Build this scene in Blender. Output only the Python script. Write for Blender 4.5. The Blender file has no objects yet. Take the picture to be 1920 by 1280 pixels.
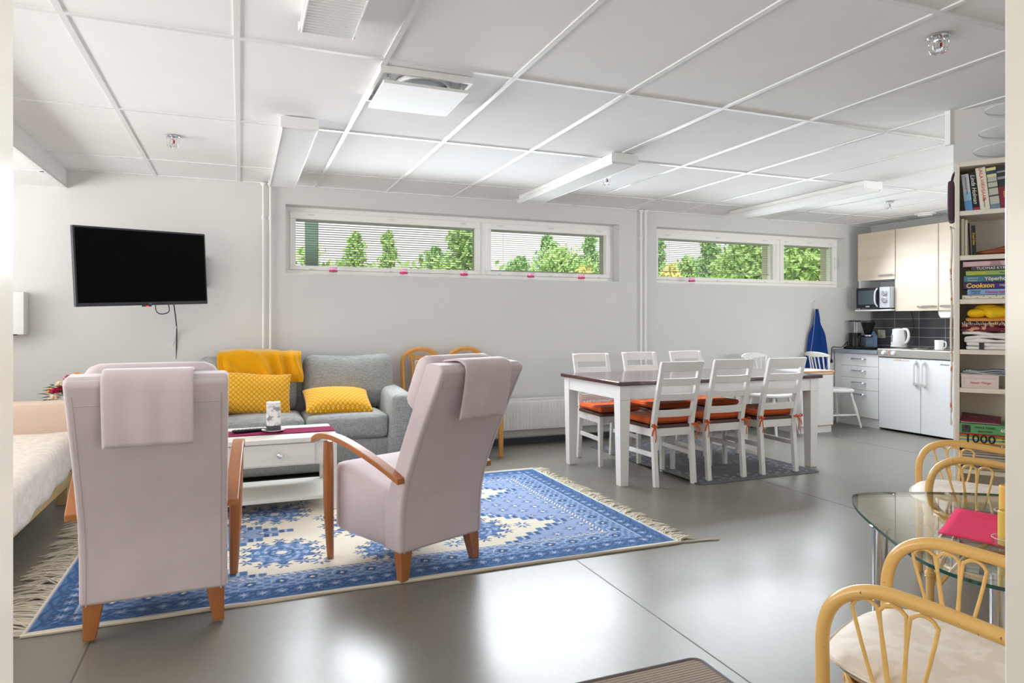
import bpy, bmesh, math, random
import numpy as np
from mathutils import Vector, Matrix
random.seed(7)
rng = np.random.default_rng(7)
PI = math.pi
C = bpy.context.scene.collection
CEIL = 2.283
WALL = 5.9            # inner face of the window wall
def V(*a): return Vector(a)

# ------------------------------------------------------------------ materials
def lin(r, g, b):
    f = lambda c: (c/255/12.92) if c/255 <= .04045 else ((c/255+.055)/1.055)**2.4
    return (f(r), f(g), f(b))
def mat(name, rgb, rough=.6, metal=0., spec=.5, noise=None, bump=None, sheen=0., coat=0., trans=0., ior=1.45, emit=None, stretch=None):
    """rgb: 0-255 sRGB base colour. noise=(scale, amount) varies its value; bump=(scale, strength)."""
    m = bpy.data.materials.new(name); m.use_nodes = True
    nt = m.node_tree; n = nt.nodes; b = n['Principled BSDF']
    col = (*lin(*rgb), 1)
    b.inputs['Base Color'].default_value = col
    b.inputs['Roughness'].default_value = rough
    b.inputs['Metallic'].default_value = metal
    b.inputs['Specular IOR Level'].default_value = spec
    b.inputs['IOR'].default_value = ior
    if sheen:
        b.inputs['Sheen Weight'].default_value = sheen; b.inputs['Sheen Roughness'].default_value = .4
    if coat: b.inputs['Coat Weight'].default_value = coat; b.inputs['Coat Roughness'].default_value = .15
    if trans: b.inputs['Transmission Weight'].default_value = trans
    if emit: b.inputs['Emission Color'].default_value = (*lin(*emit[0]), 1); b.inputs['Emission Strength'].default_value = emit[1]
    if noise or bump:
        tc = n.new('ShaderNodeTexCoord'); mp = n.new('ShaderNodeMapping')
        nt.links.new(tc.outputs['Object'], mp.inputs['Vector'])
        if stretch: mp.inputs['Scale'].default_value = stretch
    if noise:
        t = n.new('ShaderNodeTexNoise'); t.inputs['Scale'].default_value = noise[0]; t.inputs['Detail'].default_value = 5
        nt.links.new(mp.outputs['Vector'], t.inputs['Vector'])
        r = n.new('ShaderNodeMapRange'); r.inputs['From Min'].default_value = .25; r.inputs['From Max'].default_value = .75
        r.inputs['To Min'].default_value = 1-noise[1]; r.inputs['To Max'].default_value = 1+noise[1]
        nt.links.new(t.outputs['Fac'], r.inputs['Value'])
        h = n.new('ShaderNodeHueSaturation'); h.inputs['Color'].default_value = col
        nt.links.new(r.outputs['Result'], h.inputs['Value']); nt.links.new(h.outputs['Color'], b.inputs['Base Color'])
    if bump:
        t = n.new('ShaderNodeTexNoise'); t.inputs['Scale'].default_value = bump[0]; t.inputs['Detail'].default_value = 4
        nt.links.new(mp.outputs['Vector'], t.inputs['Vector'])
        bp = n.new('ShaderNodeBump'); bp.inputs['Strength'].default_value = bump[1]; bp.inputs['Distance'].default_value = .004
        nt.links.new(t.outputs['Fac'], bp.inputs['Height']); nt.links.new(bp.outputs['Normal'], b.inputs['Normal'])
    return m
def glassy(name, tint=(1, 1, 1), gloss=.05, rough=.02, fres=1.45, top=.85):
    """thin clear sheet: passes light straight, with a Fresnel reflection on top"""
    m = bpy.data.materials.new(name); m.use_nodes = True; nt = m.node_tree; n = nt.nodes
    n.remove(n['Principled BSDF'])
    t = n.new('ShaderNodeBsdfTransparent'); t.inputs['Color'].default_value = (*tint, 1)
    g = n.new('ShaderNodeBsdfGlossy'); g.inputs['Roughness'].default_value = rough
    lw = n.new('ShaderNodeLayerWeight'); lw.inputs['Blend'].default_value = .5
    pw = n.new('ShaderNodeMath'); pw.operation = 'POWER'; pw.inputs[1].default_value = 4.
    nt.links.new(lw.outputs['Facing'], pw.inputs[0])
    f = n.new('ShaderNodeMapRange'); f.inputs['To Min'].default_value = ((fres-1)/(fres+1))**2; f.inputs['To Max'].default_value = top
    nt.links.new(pw.outputs[0], f.inputs['Value'])
    mx = n.new('ShaderNodeMixShader')
    nt.links.new(f.outputs[0], mx.inputs[0]); nt.links.new(t.outputs[0], mx.inputs[1]); nt.links.new(g.outputs[0], mx.inputs[2])
    nt.links.new(mx.outputs[0], n['Material Output'].inputs['Surface'])
    return m
def attr_mat(name, rough=.95, bump=(250, .3), sheen=.2):
    m = mat(name, (255, 255, 255), rough, spec=.1, bump=bump, sheen=sheen)
    a = m.node_tree.nodes.new('ShaderNodeAttribute'); a.attribute_name = 'pattern'
    m.node_tree.links.new(a.outputs['Color'], m.node_tree.nodes['Principled BSDF'].inputs['Base Color'])
    return m
def weave_mat(name, c1, c2, scale=160, rough=.95, stretch=(1, 1, 1), amt=.5):
    """woven fabric: crossed fine waves mix two yarn colours"""
    m = mat(name, c1, rough, spec=.1, sheen=.15); nt = m.node_tree; n = nt.nodes; b = n['Principled BSDF']
    tc = n.new('ShaderNodeTexCoord'); mp = n.new('ShaderNodeMapping'); mp.inputs['Scale'].default_value = stretch
    nt.links.new(tc.outputs['Object'], mp.inputs['Vector'])
    t = n.new('ShaderNodeTexNoise'); t.inputs['Scale'].default_value = scale; t.inputs['Detail'].default_value = 2
    mp2 = n.new('ShaderNodeMapping'); mp2.inputs['Scale'].default_value = (1, 1, .12)
    nt.links.new(mp.outputs['Vector'], mp2.inputs['Vector']); nt.links.new(mp2.outputs['Vector'], t.inputs['Vector'])
    t2 = n.new('ShaderNodeTexNoise'); t2.inputs['Scale'].default_value = scale; t2.inputs['Detail'].default_value = 2
    mp3 = n.new('ShaderNodeMapping'); mp3.inputs['Scale'].default_value = (.12, .12, 1)
    nt.links.new(mp.outputs['Vector'], mp3.inputs['Vector']); nt.links.new(mp3.outputs['Vector'], t2.inputs['Vector'])
    ad = n.new('ShaderNodeMath'); ad.operation = 'ADD'
    nt.links.new(t.outputs['Fac'], ad.inputs[0]); nt.links.new(t2.outputs['Fac'], ad.inputs[1])
    r = n.new('ShaderNodeMapRange'); r.inputs['From Min'].default_value = .8; r.inputs['From Max'].default_value = 1.2
    nt.links.new(ad.outputs[0], r.inputs['Value'])
    mx = n.new('ShaderNodeMix'); mx.data_type = 'RGBA'
    mx.inputs['A'].default_value = (*lin(*c1), 1); mx.inputs['B'].default_value = (*lin(*c2), 1)
    nt.links.new(r.outputs['Result'], mx.inputs['Factor']); nt.links.new(mx.outputs['Result'], b.inputs['Base Color'])
    bp = n.new('ShaderNodeBump'); bp.inputs['Strength'].default_value = .25; bp.inputs['Distance'].default_value = .003
    nt.links.new(ad.outputs[0], bp.inputs['Height']); nt.links.new(bp.outputs['Normal'], b.inputs['Normal'])
    return m
def stripe_mat(name, c1, c2, scale, rough=.8, axis='Y', dist=0., spec=.3, sharp=False, detail=2.):
    m = mat(name, c1, rough, spec=spec); nt = m.node_tree; n = nt.nodes; b = n['Principled BSDF']
    tc = n.new('ShaderNodeTexCoord'); w = n.new('ShaderNodeTexWave'); w.bands_direction = axis
    w.inputs['Scale'].default_value = scale; w.inputs['Distortion'].default_value = dist; w.inputs['Detail'].default_value = detail
    nt.links.new(tc.outputs['Object'], w.inputs['Vector'])
    mx = n.new('ShaderNodeMix'); mx.data_type = 'RGBA'
    mx.inputs['A'].default_value = (*lin(*c1), 1); mx.inputs['B'].default_value = (*lin(*c2), 1)
    nt.links.new(w.outputs['Fac'], mx.inputs['Factor']); nt.links.new(mx.outputs['Result'], b.inputs['Base Color'])
    return m
def wood_mat(name, c1, c2, scale=9, rough=.35, stretch=(1, 1, .08), coat=.2):
    m = mat(name, c1, rough, coat=coat); nt = m.node_tree; n = nt.nodes; b = n['Principled BSDF']
    tc = n.new('ShaderNodeTexCoord'); mp = n.new('ShaderNodeMapping'); mp.inputs['Scale'].default_value = stretch
    nt.links.new(tc.outputs['Object'], mp.inputs['Vector'])
    t = n.new('ShaderNodeTexNoise'); t.inputs['Scale'].default_value = scale; t.inputs['Detail'].default_value = 6; t.inputs['Distortion'].default_value = .6
    nt.links.new(mp.outputs['Vector'], t.inputs['Vector'])
    r = n.new('ShaderNodeMapRange'); r.inputs['From Min'].default_value = .3; r.inputs['From Max'].default_value = .7
    nt.links.new(t.outputs['Fac'], r.inputs['Value'])
    mx = n.new('ShaderNodeMix'); mx.data_type = 'RGBA'
    mx.inputs['A'].default_value = (*lin(*c1), 1); mx.inputs['B'].default_value = (*lin(*c2), 1)
    nt.links.new(r.outputs['Result'], mx.inputs['Factor']); nt.links.new(mx.outputs['Result'], b.inputs['Base Color'])
    return m
def spot_mat(name, base, spot, scale, lo, hi, rough=.4, stretch=(1, 1, 1), coat=.3):
    """base colour with scattered marks where a noise passes a threshold"""
    m = mat(name, base, rough, coat=coat); nt = m.node_tree; n = nt.nodes; b = n['Principled BSDF']
    tc = n.new('ShaderNodeTexCoord'); mp = n.new('ShaderNodeMapping'); mp.inputs['Scale'].default_value = stretch
    nt.links.new(tc.outputs['Object'], mp.inputs['Vector'])
    t = n.new('ShaderNodeTexNoise'); t.inputs['Scale'].default_value = scale; t.inputs['Detail'].default_value = 3
    nt.links.new(mp.outputs['Vector'], t.inputs['Vector'])
    r = n.new('ShaderNodeMapRange'); r.inputs['From Min'].default_value = lo; r.inputs['From Max'].default_value = hi
    nt.links.new(t.outputs['Fac'], r.inputs['Value'])
    mx = n.new('ShaderNodeMix'); mx.data_type = 'RGBA'
    mx.inputs['A'].default_value = (*lin(*base), 1); mx.inputs['B'].default_value = (*lin(*spot), 1)
    nt.links.new(r.outputs['Result'], mx.inputs['Factor']); nt.links.new(mx.outputs['Result'], b.inputs['Base Color'])
    return m
def ring_mat(name, base, ring, scale=28):
    """printed cloth with small pale rings (distance to cell centre on a staggered grid), laid over object XZ"""
    m = mat(name, base, .9, spec=.1, sheen=.3, bump=(60, .25)); nt = m.node_tree; n = nt.nodes; b = n['Principled BSDF']
    tc = n.new('ShaderNodeTexCoord'); mp = n.new('ShaderNodeMapping'); mp.inputs['Rotation'].default_value = (0, PI/4, 0)
    nt.links.new(tc.outputs['Object'], mp.inputs['Vector'])
    sc = n.new('ShaderNodeVectorMath'); sc.operation = 'SCALE'; sc.inputs['Scale'].default_value = scale
    nt.links.new(mp.outputs['Vector'], sc.inputs[0])
    fr = n.new('ShaderNodeVectorMath'); fr.operation = 'FRACTION'; nt.links.new(sc.outputs[0], fr.inputs[0])
    su = n.new('ShaderNodeVectorMath'); su.operation = 'SUBTRACT'; su.inputs[1].default_value = (.5, .5, .5); nt.links.new(fr.outputs[0], su.inputs[0])
    mu = n.new('ShaderNodeVectorMath'); mu.operation = 'MULTIPLY'; mu.inputs[1].default_value = (1, 0, 1); nt.links.new(su.outputs[0], mu.inputs[0])
    ln = n.new('ShaderNodeVectorMath'); ln.operation = 'LENGTH'; nt.links.new(mu.outputs[0], ln.inputs[0])
    s2 = n.new('ShaderNodeMath'); s2.operation = 'SUBTRACT'; s2.inputs[1].default_value = .24; nt.links.new(ln.outputs['Value'], s2.inputs[0])
    ab = n.new('ShaderNodeMath'); ab.operation = 'ABSOLUTE'; nt.links.new(s2.outputs[0], ab.inputs[0])
    lt = n.new('ShaderNodeMath'); lt.operation = 'LESS_THAN'; lt.inputs[1].default_value = .075; nt.links.new(ab.outputs[0], lt.inputs[0])
    mx = n.new('ShaderNodeMix'); mx.data_type = 'RGBA'
    mx.inputs['A'].default_value = (*lin(*base), 1); mx.inputs['B'].default_value = (*lin(*ring), 1)
    nt.links.new(lt.outputs[0], mx.inputs['Factor']); nt.links.new(mx.outputs['Result'], b.inputs['Base Color'])
    return m

M = {}
M['wall'] = mat('wall_paint', (218, 218, 216), .7, noise=(3, .012), bump=(120, .05))
M['wall_warm'] = mat('front_wall_paint', (232, 228, 220), .7)
M['tile_ceiling'] = mat('ceiling_tile', (240, 240, 240), .85, noise=(6, .015))
M['grid'] = mat('ceiling_bar_enamel', (232, 233, 233), .25)
M['white'] = mat('white_enamel', (238, 238, 236), .35)
M['frame'] = mat('window_frame_paint', (250, 250, 247), .35)
M['white_matt'] = mat('white_plastic', (235, 236, 236), .45)
M['jamb'] = mat('door_frame_paint', (230, 226, 217), .18)
M['slat'] = mat('blind_slat', (172, 168, 166), .5)
M['chrome'] = mat('chrome', (225, 228, 232), .12, metal=1)
M['steel'] = mat('brushed_steel', (205, 203, 196), .35, metal=.85, noise=(40, .04), stretch=(1, .05, 1))
M['black'] = mat('black_plastic', (18, 18, 20), .4)
M['bezel'] = mat('dark_grey_bezel', (52, 53, 62), .3)
M['screen'] = mat('tv_screen', (3, 3, 3), .5, spec=.08)
M['cable'] = mat('black_rubber', (25, 25, 28), .6)
M['baseboard'] = mat('dark_vinyl_baseboard', (62, 66, 74), .5)
M['red_led'] = mat('red_lamp', (200, 30, 30), .4, emit=((255, 40, 40), 1.5))
M['upholstery'] = mat('mauve_velour', (211, 197, 200), .85, spec=.15, sheen=.6, noise=(7, .05), bump=(220, .12))
M['seam'] = mat('mauve_seam', (192, 178, 182), .9)
M['cherry'] = wood_mat('stained_beech', (182, 118, 66), (158, 94, 50), 14, .3, (1, .12, .12))
M['oak'] = wood_mat('honey_oak', (216, 160, 88), (200, 140, 70), 14, .35, (1, 1, .1))
M['floral'] = spot_mat('floral_seat_cloth', (214, 198, 178), (196, 140, 120), 26, .52, .68, .9, coat=0)
M['sofa'] = weave_mat('grey_sofa_weave', (142, 144, 144), (174, 175, 171), 240)
M['mustard'] = mat('mustard_fleece', (222, 160, 22), .95, spec=.05, sheen=.5, bump=(140, .4), noise=(9, .05))
M['mustard_print'] = ring_mat('mustard_ring_print', (222, 156, 16), (238, 210, 130), 39)
M['runner'] = mat('plum_cloth', (140, 48, 84), .9, spec=.1, bump=(300, .3), noise=(12, .06))
M['painted'] = wood_mat('white_washed_wood', (236, 234, 228), (226, 224, 217), 10, .4, (.1, 1, 1), coat=.1)
M['chair_white'] = mat('white_painted_wood', (230, 228, 225), .35, noise=(20, .02))
M['chair_old'] = spot_mat('worn_white_paint', (236, 234, 230), (120, 70, 50), 16, .70, .73, .5, coat=.1)
M['tabletop'] = wood_mat('dark_brown_lacquer', (84, 58, 58), (66, 46, 46), 12, .16, (.08, 1, 1), coat=.3)
M['seat_brown'] = mat('dark_brown_seat', (84, 54, 46), .4)
M['orange'] = mat('rust_orange_cotton', (206, 92, 42), .9, spec=.1, noise=(14, .06), bump=(160, .2), sheen=.2)
M['greymat_edge'] = mat('mat_binding', (86, 86, 90), .9)
M['cream_sheet'] = spot_mat('cream_damask', (234, 224, 213), (224, 213, 200), 22, .46, .54, .55, coat=0)
M['cream_back'] = mat('peach_upholstery', (218, 196, 180), .9, spec=.1, bump=(200, .15))
M['pine'] = wood_mat('pine_wood', (220, 190, 140), (206, 174, 122), 12, .5, (1, .1, 1))
M['birch'] = wood_mat('pale_birch_laminate', (228, 214, 198), (220, 204, 186), 10, .4, (1, .06, 1.2), coat=.1)
M['laminate'] = mat('white_laminate', (236, 237, 238), .35)
M['fridge'] = mat('white_fridge_door', (236, 238, 241), .3)
M['counter'] = mat('grey_worktop', (142, 148, 156), .4, noise=(60, .06))
M['wall_tile'] = mat('dark_grey_tile', (88, 88, 92), .1, spec=.6, noise=(8, .05))
M['grout'] = mat('pale_grout', (190, 190, 188), .9)
M['book_white'] = mat('bookcase_melamine', (228, 222, 212), .45)
M['rattan'] = spot_mat('honey_rattan', (230, 184, 108), (128, 82, 40), 120, .70, .75, .3, (1, 1, .4))
M['rattan_thin'] = mat('rattan_cane', (234, 192, 116), .35, noise=(30, .08), coat=.3)
M['binding'] = stripe_mat('cane_binding', (232, 192, 124), (190, 140, 76), 60, .4, 'Z')
M['glass_top'] = glassy('table_glass', (.93, .97, .95), rough=.01, fres=1.5)
M['glass_edge'] = mat('green_glass_edge', (20, 74, 70), .08, spec=.8)
M['glass'] = glassy('window_glass', (.97, .98, .97), rough=.0, fres=1.3)
M['clear'] = glassy('clear_plastic', (.97, .975, .975), rough=.05, fres=1.4, top=.3)
M['pink_cloth'] = mat('raspberry_cloth', (226, 66, 106), .9, spec=.1, bump=(260, .35), noise=(20, .06))
M['candle'] = mat('yellow_wax', (226, 190, 92), .5, noise=(18, .06), spec=.4)
M['navy'] = mat('navy_cotton', (28, 62, 128), .9, spec=.1, bump=(120, .2), noise=(8, .06))
M['tape'] = mat('white_tape', (236, 236, 236), .9)
M['carpet'] = None
M['leaf1'] = mat('leaf_green', (166, 198, 120), .7, noise=(2, .15))
M['leaf2'] = mat('leaf_dark_green', (142, 180, 118), .7, noise=(2, .15))
M['leaf3'] = mat('leaf_orange', (214, 200, 116), .7, noise=(2, .15))
M['bark'] = mat('bark', (96, 84, 70), .9)
M['green_post'] = mat('grey_green_post', (92, 120, 108), .6)
M['lawn'] = mat('lawn', (120, 158, 76), .9, noise=(1, .15))
M['outer_wall'] = mat('outer_wall_render', (196, 190, 180), .9)

# ------------------------------------------------------------------ mesh building
class MB:
    def __init__(s): s.bm = bmesh.new()
    def box(s, x0, x1, y0, y1, z0, z1, mx=None):
        v = [s.bm.verts.new(V(x, y, z) if mx is None else mx @ V(x, y, z)) for x in (x0, x1) for y in (y0, y1) for z in (z0, z1)]
        for f in ((0, 1, 3, 2), (4, 6, 7, 5), (0, 4, 5, 1), (2, 3, 7, 6), (0, 2, 6, 4), (1, 5, 7, 3)):
            s.bm.faces.new([v[i] for i in f])
        return s
    def hexa(s, a, b):
        """two quads (4 points each, same winding) joined into a block"""
        va = [s.bm.verts.new(p) for p in a]; vb = [s.bm.verts.new(p) for p in b]
        s.bm.faces.new(va[::-1]); s.bm.faces.new(vb)
        for i in range(4): s.bm.faces.new([va[i], va[(i+1) % 4], vb[(i+1) % 4], vb[i]])
        return s
    def prism(s, pts, axis, a, b):
        """2-D outline extruded along axis from a to b. axis x: pts=(y,z); y: (x,z); z: (x,y)"""
        def P(p, t): return V(t, p[0], p[1]) if axis == 'x' else V(p[0], t, p[1]) if axis == 'y' else V(p[0], p[1], t)
        va = [s.bm.verts.new(P(p, a)) for p in pts]; vb = [s.bm.verts.new(P(p, b)) for p in pts]
        s.bm.faces.new(va[::-1]); s.bm.faces.new(vb)
        k = len(pts)
        for i in range(k): s.bm.faces.new([va[i], va[(i+1) % k], vb[(i+1) % k], vb[i]])
        return s
    def tube(s, pts, r, seg=10, closed=False, caps=True, flat=1.):
        pts = [Vector(p) for p in pts]; n = len(pts)
        rs = [r]*n if not hasattr(r, '__len__') else r
        rings = []; up = None
        for i, p in enumerate(pts):
            if closed: t = pts[(i+1) % n]-pts[i-1]
            else: t = pts[min(i+1, n-1)]-pts[max(i-1, 0)]
            t.normalize()
            if up is None:
                up = t.orthogonal().normalized()
            up = (up - t*up.dot(t));
            if up.length < 1e-6: up = t.orthogonal()
            up.normalize(); sd = t.cross(up)
            rings.append([s.bm.verts.new(p+(up*math.cos(a)+sd*math.sin(a)*flat)*rs[i]) for a in [2*PI*k/seg for k in range(seg)]])
        for i in range(n if closed else n-1):
            A, B = rings[i], rings[(i+1) % n]
            sh = 0
            if closed and i == n-1:
                sh = min(range(seg), key=lambda q: (A[0].co-B[q].co).length)
            for k in range(seg):
                s.bm.faces.new([A[k], A[(k+1) % seg], B[(k+1+sh) % seg], B[(k+sh) % seg]])
        if not closed and caps:
            s.bm.faces.new(rings[0][::-1]); s.bm.faces.new(rings[-1])
        return s
    def lathe(s, prof, c=(0, 0, 0), seg=20, axis=None, cap=True):
        """profile (radius, height) turned about z, or along axis (a vector) from c"""
        c = Vector(c); ax = Vector(axis).normalized() if axis is not None else V(0, 0, 1)
        e1 = ax.orthogonal().normalized(); e2 = ax.cross(e1)
        rings = []
        for r, h in prof:
            rings.append([s.bm.verts.new(c+ax*h+(e1*math.cos(a)+e2*math.sin(a))*max(r, 1e-4)) for a in [2*PI*k/seg for k in range(seg)]])
        for A, B in zip(rings, rings[1:]):
            for k in range(seg): s.bm.faces.new([A[k], A[(k+1) % seg], B[(k+1) % seg], B[k]])
        if cap: s.bm.faces.new(rings[0][::-1]); s.bm.faces.new(rings[-1])
        return s
    def grid(s, nu, nv, f, closed_u=False):
        vs = [[s.bm.verts.new(f(i/(nu if closed_u else nu-1), j/(nv-1))) for j in range(nv)] for i in range(nu)]
        for i in range(nu if closed_u else nu-1):
            for j in range(nv-1):
                a, b = vs[i], vs[(i+1) % nu]
                s.bm.faces.new([a[j], b[j], b[j+1], a[j+1]])
        return vs
    def rbox(s, c, size, r=.03, n=8, bulge=(0, 0, 0), mx=None):
        """soft-edged block about c; bulge pushes the middle of each pair of faces outwards"""
        c = Vector(c); h = V(*size)/2; r = min(r, min(h)*.98)
        bm = bmesh.new(); bmesh.ops.create_cube(bm, size=2)
        bmesh.ops.subdivide_edges(bm, edges=bm.edges[:], cuts=n, use_grid_fill=True)
        m = {}
        for v in bm.verts:
            p = V(*[math.sin(a*PI/2)**1 if abs(a) < 1 else a for a in v.co])
            q = V(*[p[i]*h[i] for i in range(3)])
            inn = V(*[max(-(h[i]-r), min(h[i]-r, q[i])) for i in range(3)])
            d = q-inn
            if d.length > 1e-9: q = inn+d.normalized()*r
            for i in range(3):
                if bulge[i]:
                    o = [k for k in range(3) if k != i]
                    q[i] += bulge[i]*math.copysign(1, q[i])*(1 if abs(q[i]) > h[i]*.3 else abs(q[i])/(h[i]*.3))*max(0, 1-p[o[0]]**2)*max(0, 1-p[o[1]]**2)
            q = q+c
            m[v] = s.bm.verts.new(q if mx is None else mx @ q)
        for f in bm.faces: s.bm.faces.new([m[v] for v in f.verts])
        bm.free(); return s
    def pillow(s, w, h, t, n=14, pinch=.06, mx=None, p=2.6):
        """a cushion in local x (w) / z (h), thickness t along y, corners drawn out"""
        tops = []
        for sg in (1, -1):
            g = []
            for i in range(n+1):
                row = []
                for j in range(n+1):
                    u, w_ = -1+2*i/n, -1+2*j/n
                    k = ((1-abs(u)**p)*(1-abs(w_)**p))
                    th = t/2*max(0, k)**.55
                    px = u*w/2*(1-pinch*(1-w_*w_)*abs(u)); pz = w_*h/2*(1-pinch*(1-u*u)*abs(w_))
                    q = V(px, sg*th, pz)
                    row.append((i, j, q))
                g.append(row)
            tops.append(g)
        vs = {}
        def vert(sg, i, j):
            edge = i in (0, n) or j in (0, n)
            key = (0 if edge else sg, i, j)
            if key not in vs:
                q = tops[0 if sg == 1 else 1][i][j][2]
                vs[key] = s.bm.verts.new(q if mx is None else mx @ q)
            return vs[key]
        for sg in (1, -1):
            for i in range(n):
                for j in range(n):
                    q = [vert(sg, i, j), vert(sg, i+1, j), vert(sg, i+1, j+1), vert(sg, i, j+1)]
                    if sg == 1: q = q[::-1]
                    s.bm.faces.new(q)
        return s
    def move(s, f):
        for v in s.bm.verts: v.co = f(v.co)
        return s
    def build(s, name, m, parent=None, bevel=0., seg=2, smooth=True, subsurf=0, solid=0., angle=.6):
        bmesh.ops.recalc_face_normals(s.bm, faces=s.bm.faces[:])
        me = bpy.data.meshes.new(name); s.bm.to_mesh(me); s.bm.free()
        ms = m if isinstance(m, (list, tuple)) else [m]
        for q in ms: me.materials.append(q)
        o = bpy.data.objects.new(name, me); C.objects.link(o)
        if smooth and len(me.polygons):
            me.polygons.foreach_set('use_smooth', [True]*len(me.polygons))
        if solid:
            q = o.modifiers.new('solid', 'SOLIDIFY'); q.thickness = solid; q.offset = 0
        if bevel:
            q = o.modifiers.new('bevel', 'BEVEL'); q.width = bevel; q.segments = seg; q.limit_method = 'ANGLE'; q.angle_limit = .5
            q.harden_normals = True
        if subsurf:
            q = o.modifiers.new('sub', 'SUBSURF'); q.levels = subsurf; q.render_levels = subsurf
        if smooth and not subsurf and not bevel:
            try: me.set_sharp_from_angle(angle=angle)
            except Exception: pass
        if parent is not None: o.parent = parent
        return o

def thing(name, label, cat, loc=(0, 0, 0), rz=0., group=None):
    o = bpy.data.objects.new(name, None); C.objects.link(o); o.empty_display_size = .05
    o.location = loc; o.rotation_euler = (0, 0, rz); o['label'] = label; o['category'] = cat
    if group: o['group'] = group
    return o
def tag(o, label, cat, group=None, loc=None, rz=None):
    o['label'] = label; o['category'] = cat
    if group: o['group'] = group
    if loc is not None: o.location = loc
    if rz is not None: o.rotation_euler = (0, 0, rz)
    return o
def struct(o): o['kind'] = 'structure'; return o
def dup(root, loc, rz, label, group=None):
    r = root.copy(); C.objects.link(r); r.location = loc; r.rotation_euler = (0, 0, rz); r['label'] = label
    if group: r['group'] = group
    for ch in root.children:
        c = ch.copy(); C.objects.link(c); c.parent = r
        for g in ch.children:
            d = g.copy(); C.objects.link(d); d.parent = c
    return r
def catmull(pts, n=8, closed=False):
    pts = [Vector(p) for p in pts]; out = []; k = len(pts)
    rngi = range(k if closed else k-1)
    for i in rngi:
        if closed: p0, p1, p2, p3 = pts[i-1], pts[i], pts[(i+1) % k], pts[(i+2) % k]
        else: p0, p1, p2, p3 = pts[max(i-1, 0)], pts[i], pts[i+1], pts[min(i+2, k-1)]
        for j in range(n):
            t = j/n
            out.append(.5*((2*p1)+(p2-p0)*t+(2*p0-5*p1+4*p2-p3)*t*t+(3*p1-p0-3*p2+p3)*t**3))
    if not closed: out.append(pts[-1])
    return out
def arc(c, r, a0, a1, n, f): return [f(c[0]+r*math.cos(a0+(a1-a0)*i/n), c[1]+r*math.sin(a0+(a1-a0)*i/n)) for i in range(n+1)]
_font = None
def lettering(txt, size, m, parent, mx, name='lettering', ext=.0006, align='CENTER', sx=1., shear=0., bold=0.):
    """writing as a thin raised mesh; text lies in local XY and mx places it in the parent's space"""
    cu = bpy.data.curves.new('t', 'FONT'); cu.body = txt; cu.size = size; cu.align_x = align; cu.align_y = 'CENTER'
    cu.extrude = ext; cu.resolution_u = 3; cu.shear = shear; cu.offset = bold
    tmp = bpy.data.objects.new('t', cu); C.objects.link(tmp)
    dg = bpy.context.evaluated_depsgraph_get()
    me = bpy.data.meshes.new_from_object(tmp.evaluated_get(dg))
    bpy.data.objects.remove(tmp); bpy.data.curves.remove(cu)
    me.name = name; me.transform(mx @ Matrix.Diagonal((sx, 1, 1, 1)))
    me.materials.clear(); me.materials.append(m)
    o = bpy.data.objects.new(name, me); C.objects.link(o); o.parent = parent
    return o
def frame_mx(o, ex, ey):
    """matrix whose x axis is ex (reading direction), y axis ey (up of the letters), at o"""
    ex = Vector(ex).normalized(); ey = Vector(ey).normalized(); ez = ex.cross(ey)
    return Matrix(((ex.x, ey.x, ez.x, o[0]), (ex.y, ey.y, ez.y, o[1]), (ex.z, ey.z, ez.z, o[2]), (0, 0, 0, 1)))

# ------------------------------------------------------------------ the room
# floor: grey-green sheet vinyl, fine streaks, welded seams
fm = mat('vinyl_floor', (118, 116, 110), .3, spec=1.0)
nt = fm.node_tree; n = nt.nodes; b = n['Principled BSDF']
tc = n.new('ShaderNodeTexCoord'); mp = n.new('ShaderNodeMapping'); mp.inputs['Scale'].default_value = (1, .25, 1); mp.inputs['Rotation'].default_value = (0, 0, .1)
nt.links.new(tc.outputs['Object'], mp.inputs['Vector'])
t = n.new('ShaderNodeTexNoise'); t.inputs['Scale'].default_value = 55; t.inputs['Detail'].default_value = 3
nt.links.new(mp.outputs['Vector'], t.inputs['Vector'])
t2 = n.new('ShaderNodeTexNoise'); t2.inputs['Scale'].default_value = 2.2; t2.inputs['Detail'].default_value = 4
nt.links.new(tc.outputs['Object'], t2.inputs['Vector'])
r1 = n.new('ShaderNodeMapRange'); r1.inputs['From Min'].default_value = .3; r1.inputs['From Max'].default_value = .7
r1.inputs['To Min'].default_value = .95; r1.inputs['To Max'].default_value = 1.05
nt.links.new(t.outputs['Fac'], r1.inputs['Value'])
h = n.new('ShaderNodeHueSaturation'); h.inputs['Color'].default_value = (*lin(118, 114, 105), 1)
nt.links.new(r1.outputs['Result'], h.inputs['Value']); nt.links.new(h.outputs['Color'], b.inputs['Base Color'])
r2 = n.new('ShaderNodeMapRange'); r2.inputs['From Min'].default_value = .3; r2.inputs['From Max'].default_value = .7
r2.inputs['To Min'].default_value = .29; r2.inputs['To Max'].default_value = .34
nt.links.new(t2.outputs['Fac'], r2.inputs['Value']); nt.links.new(r2.outputs['Result'], b.inputs['Roughness'])
seam_m = mat('vinyl_seam', (92, 90, 86), .5)
m = MB(); m.box(-3.3, 7.1, -1.6, 6.3, -.08, 0)
floor = struct(m.build('floor', fm, smooth=False))
m = MB(); m.box(1.497, 1.503, .4, 5.85, 0, .0006); m.box(3.497, 3.503, .4, 5.85, 0, .0006); m.box(5.497, 5.503, .4, 5.85, 0, .0006)
m.box(-.503, -.497, .4, 5.85, 0, .0006)
o = m.build('floor_seam', seam_m, floor, smooth=False); o['kind'] = 'stuff'

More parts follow.
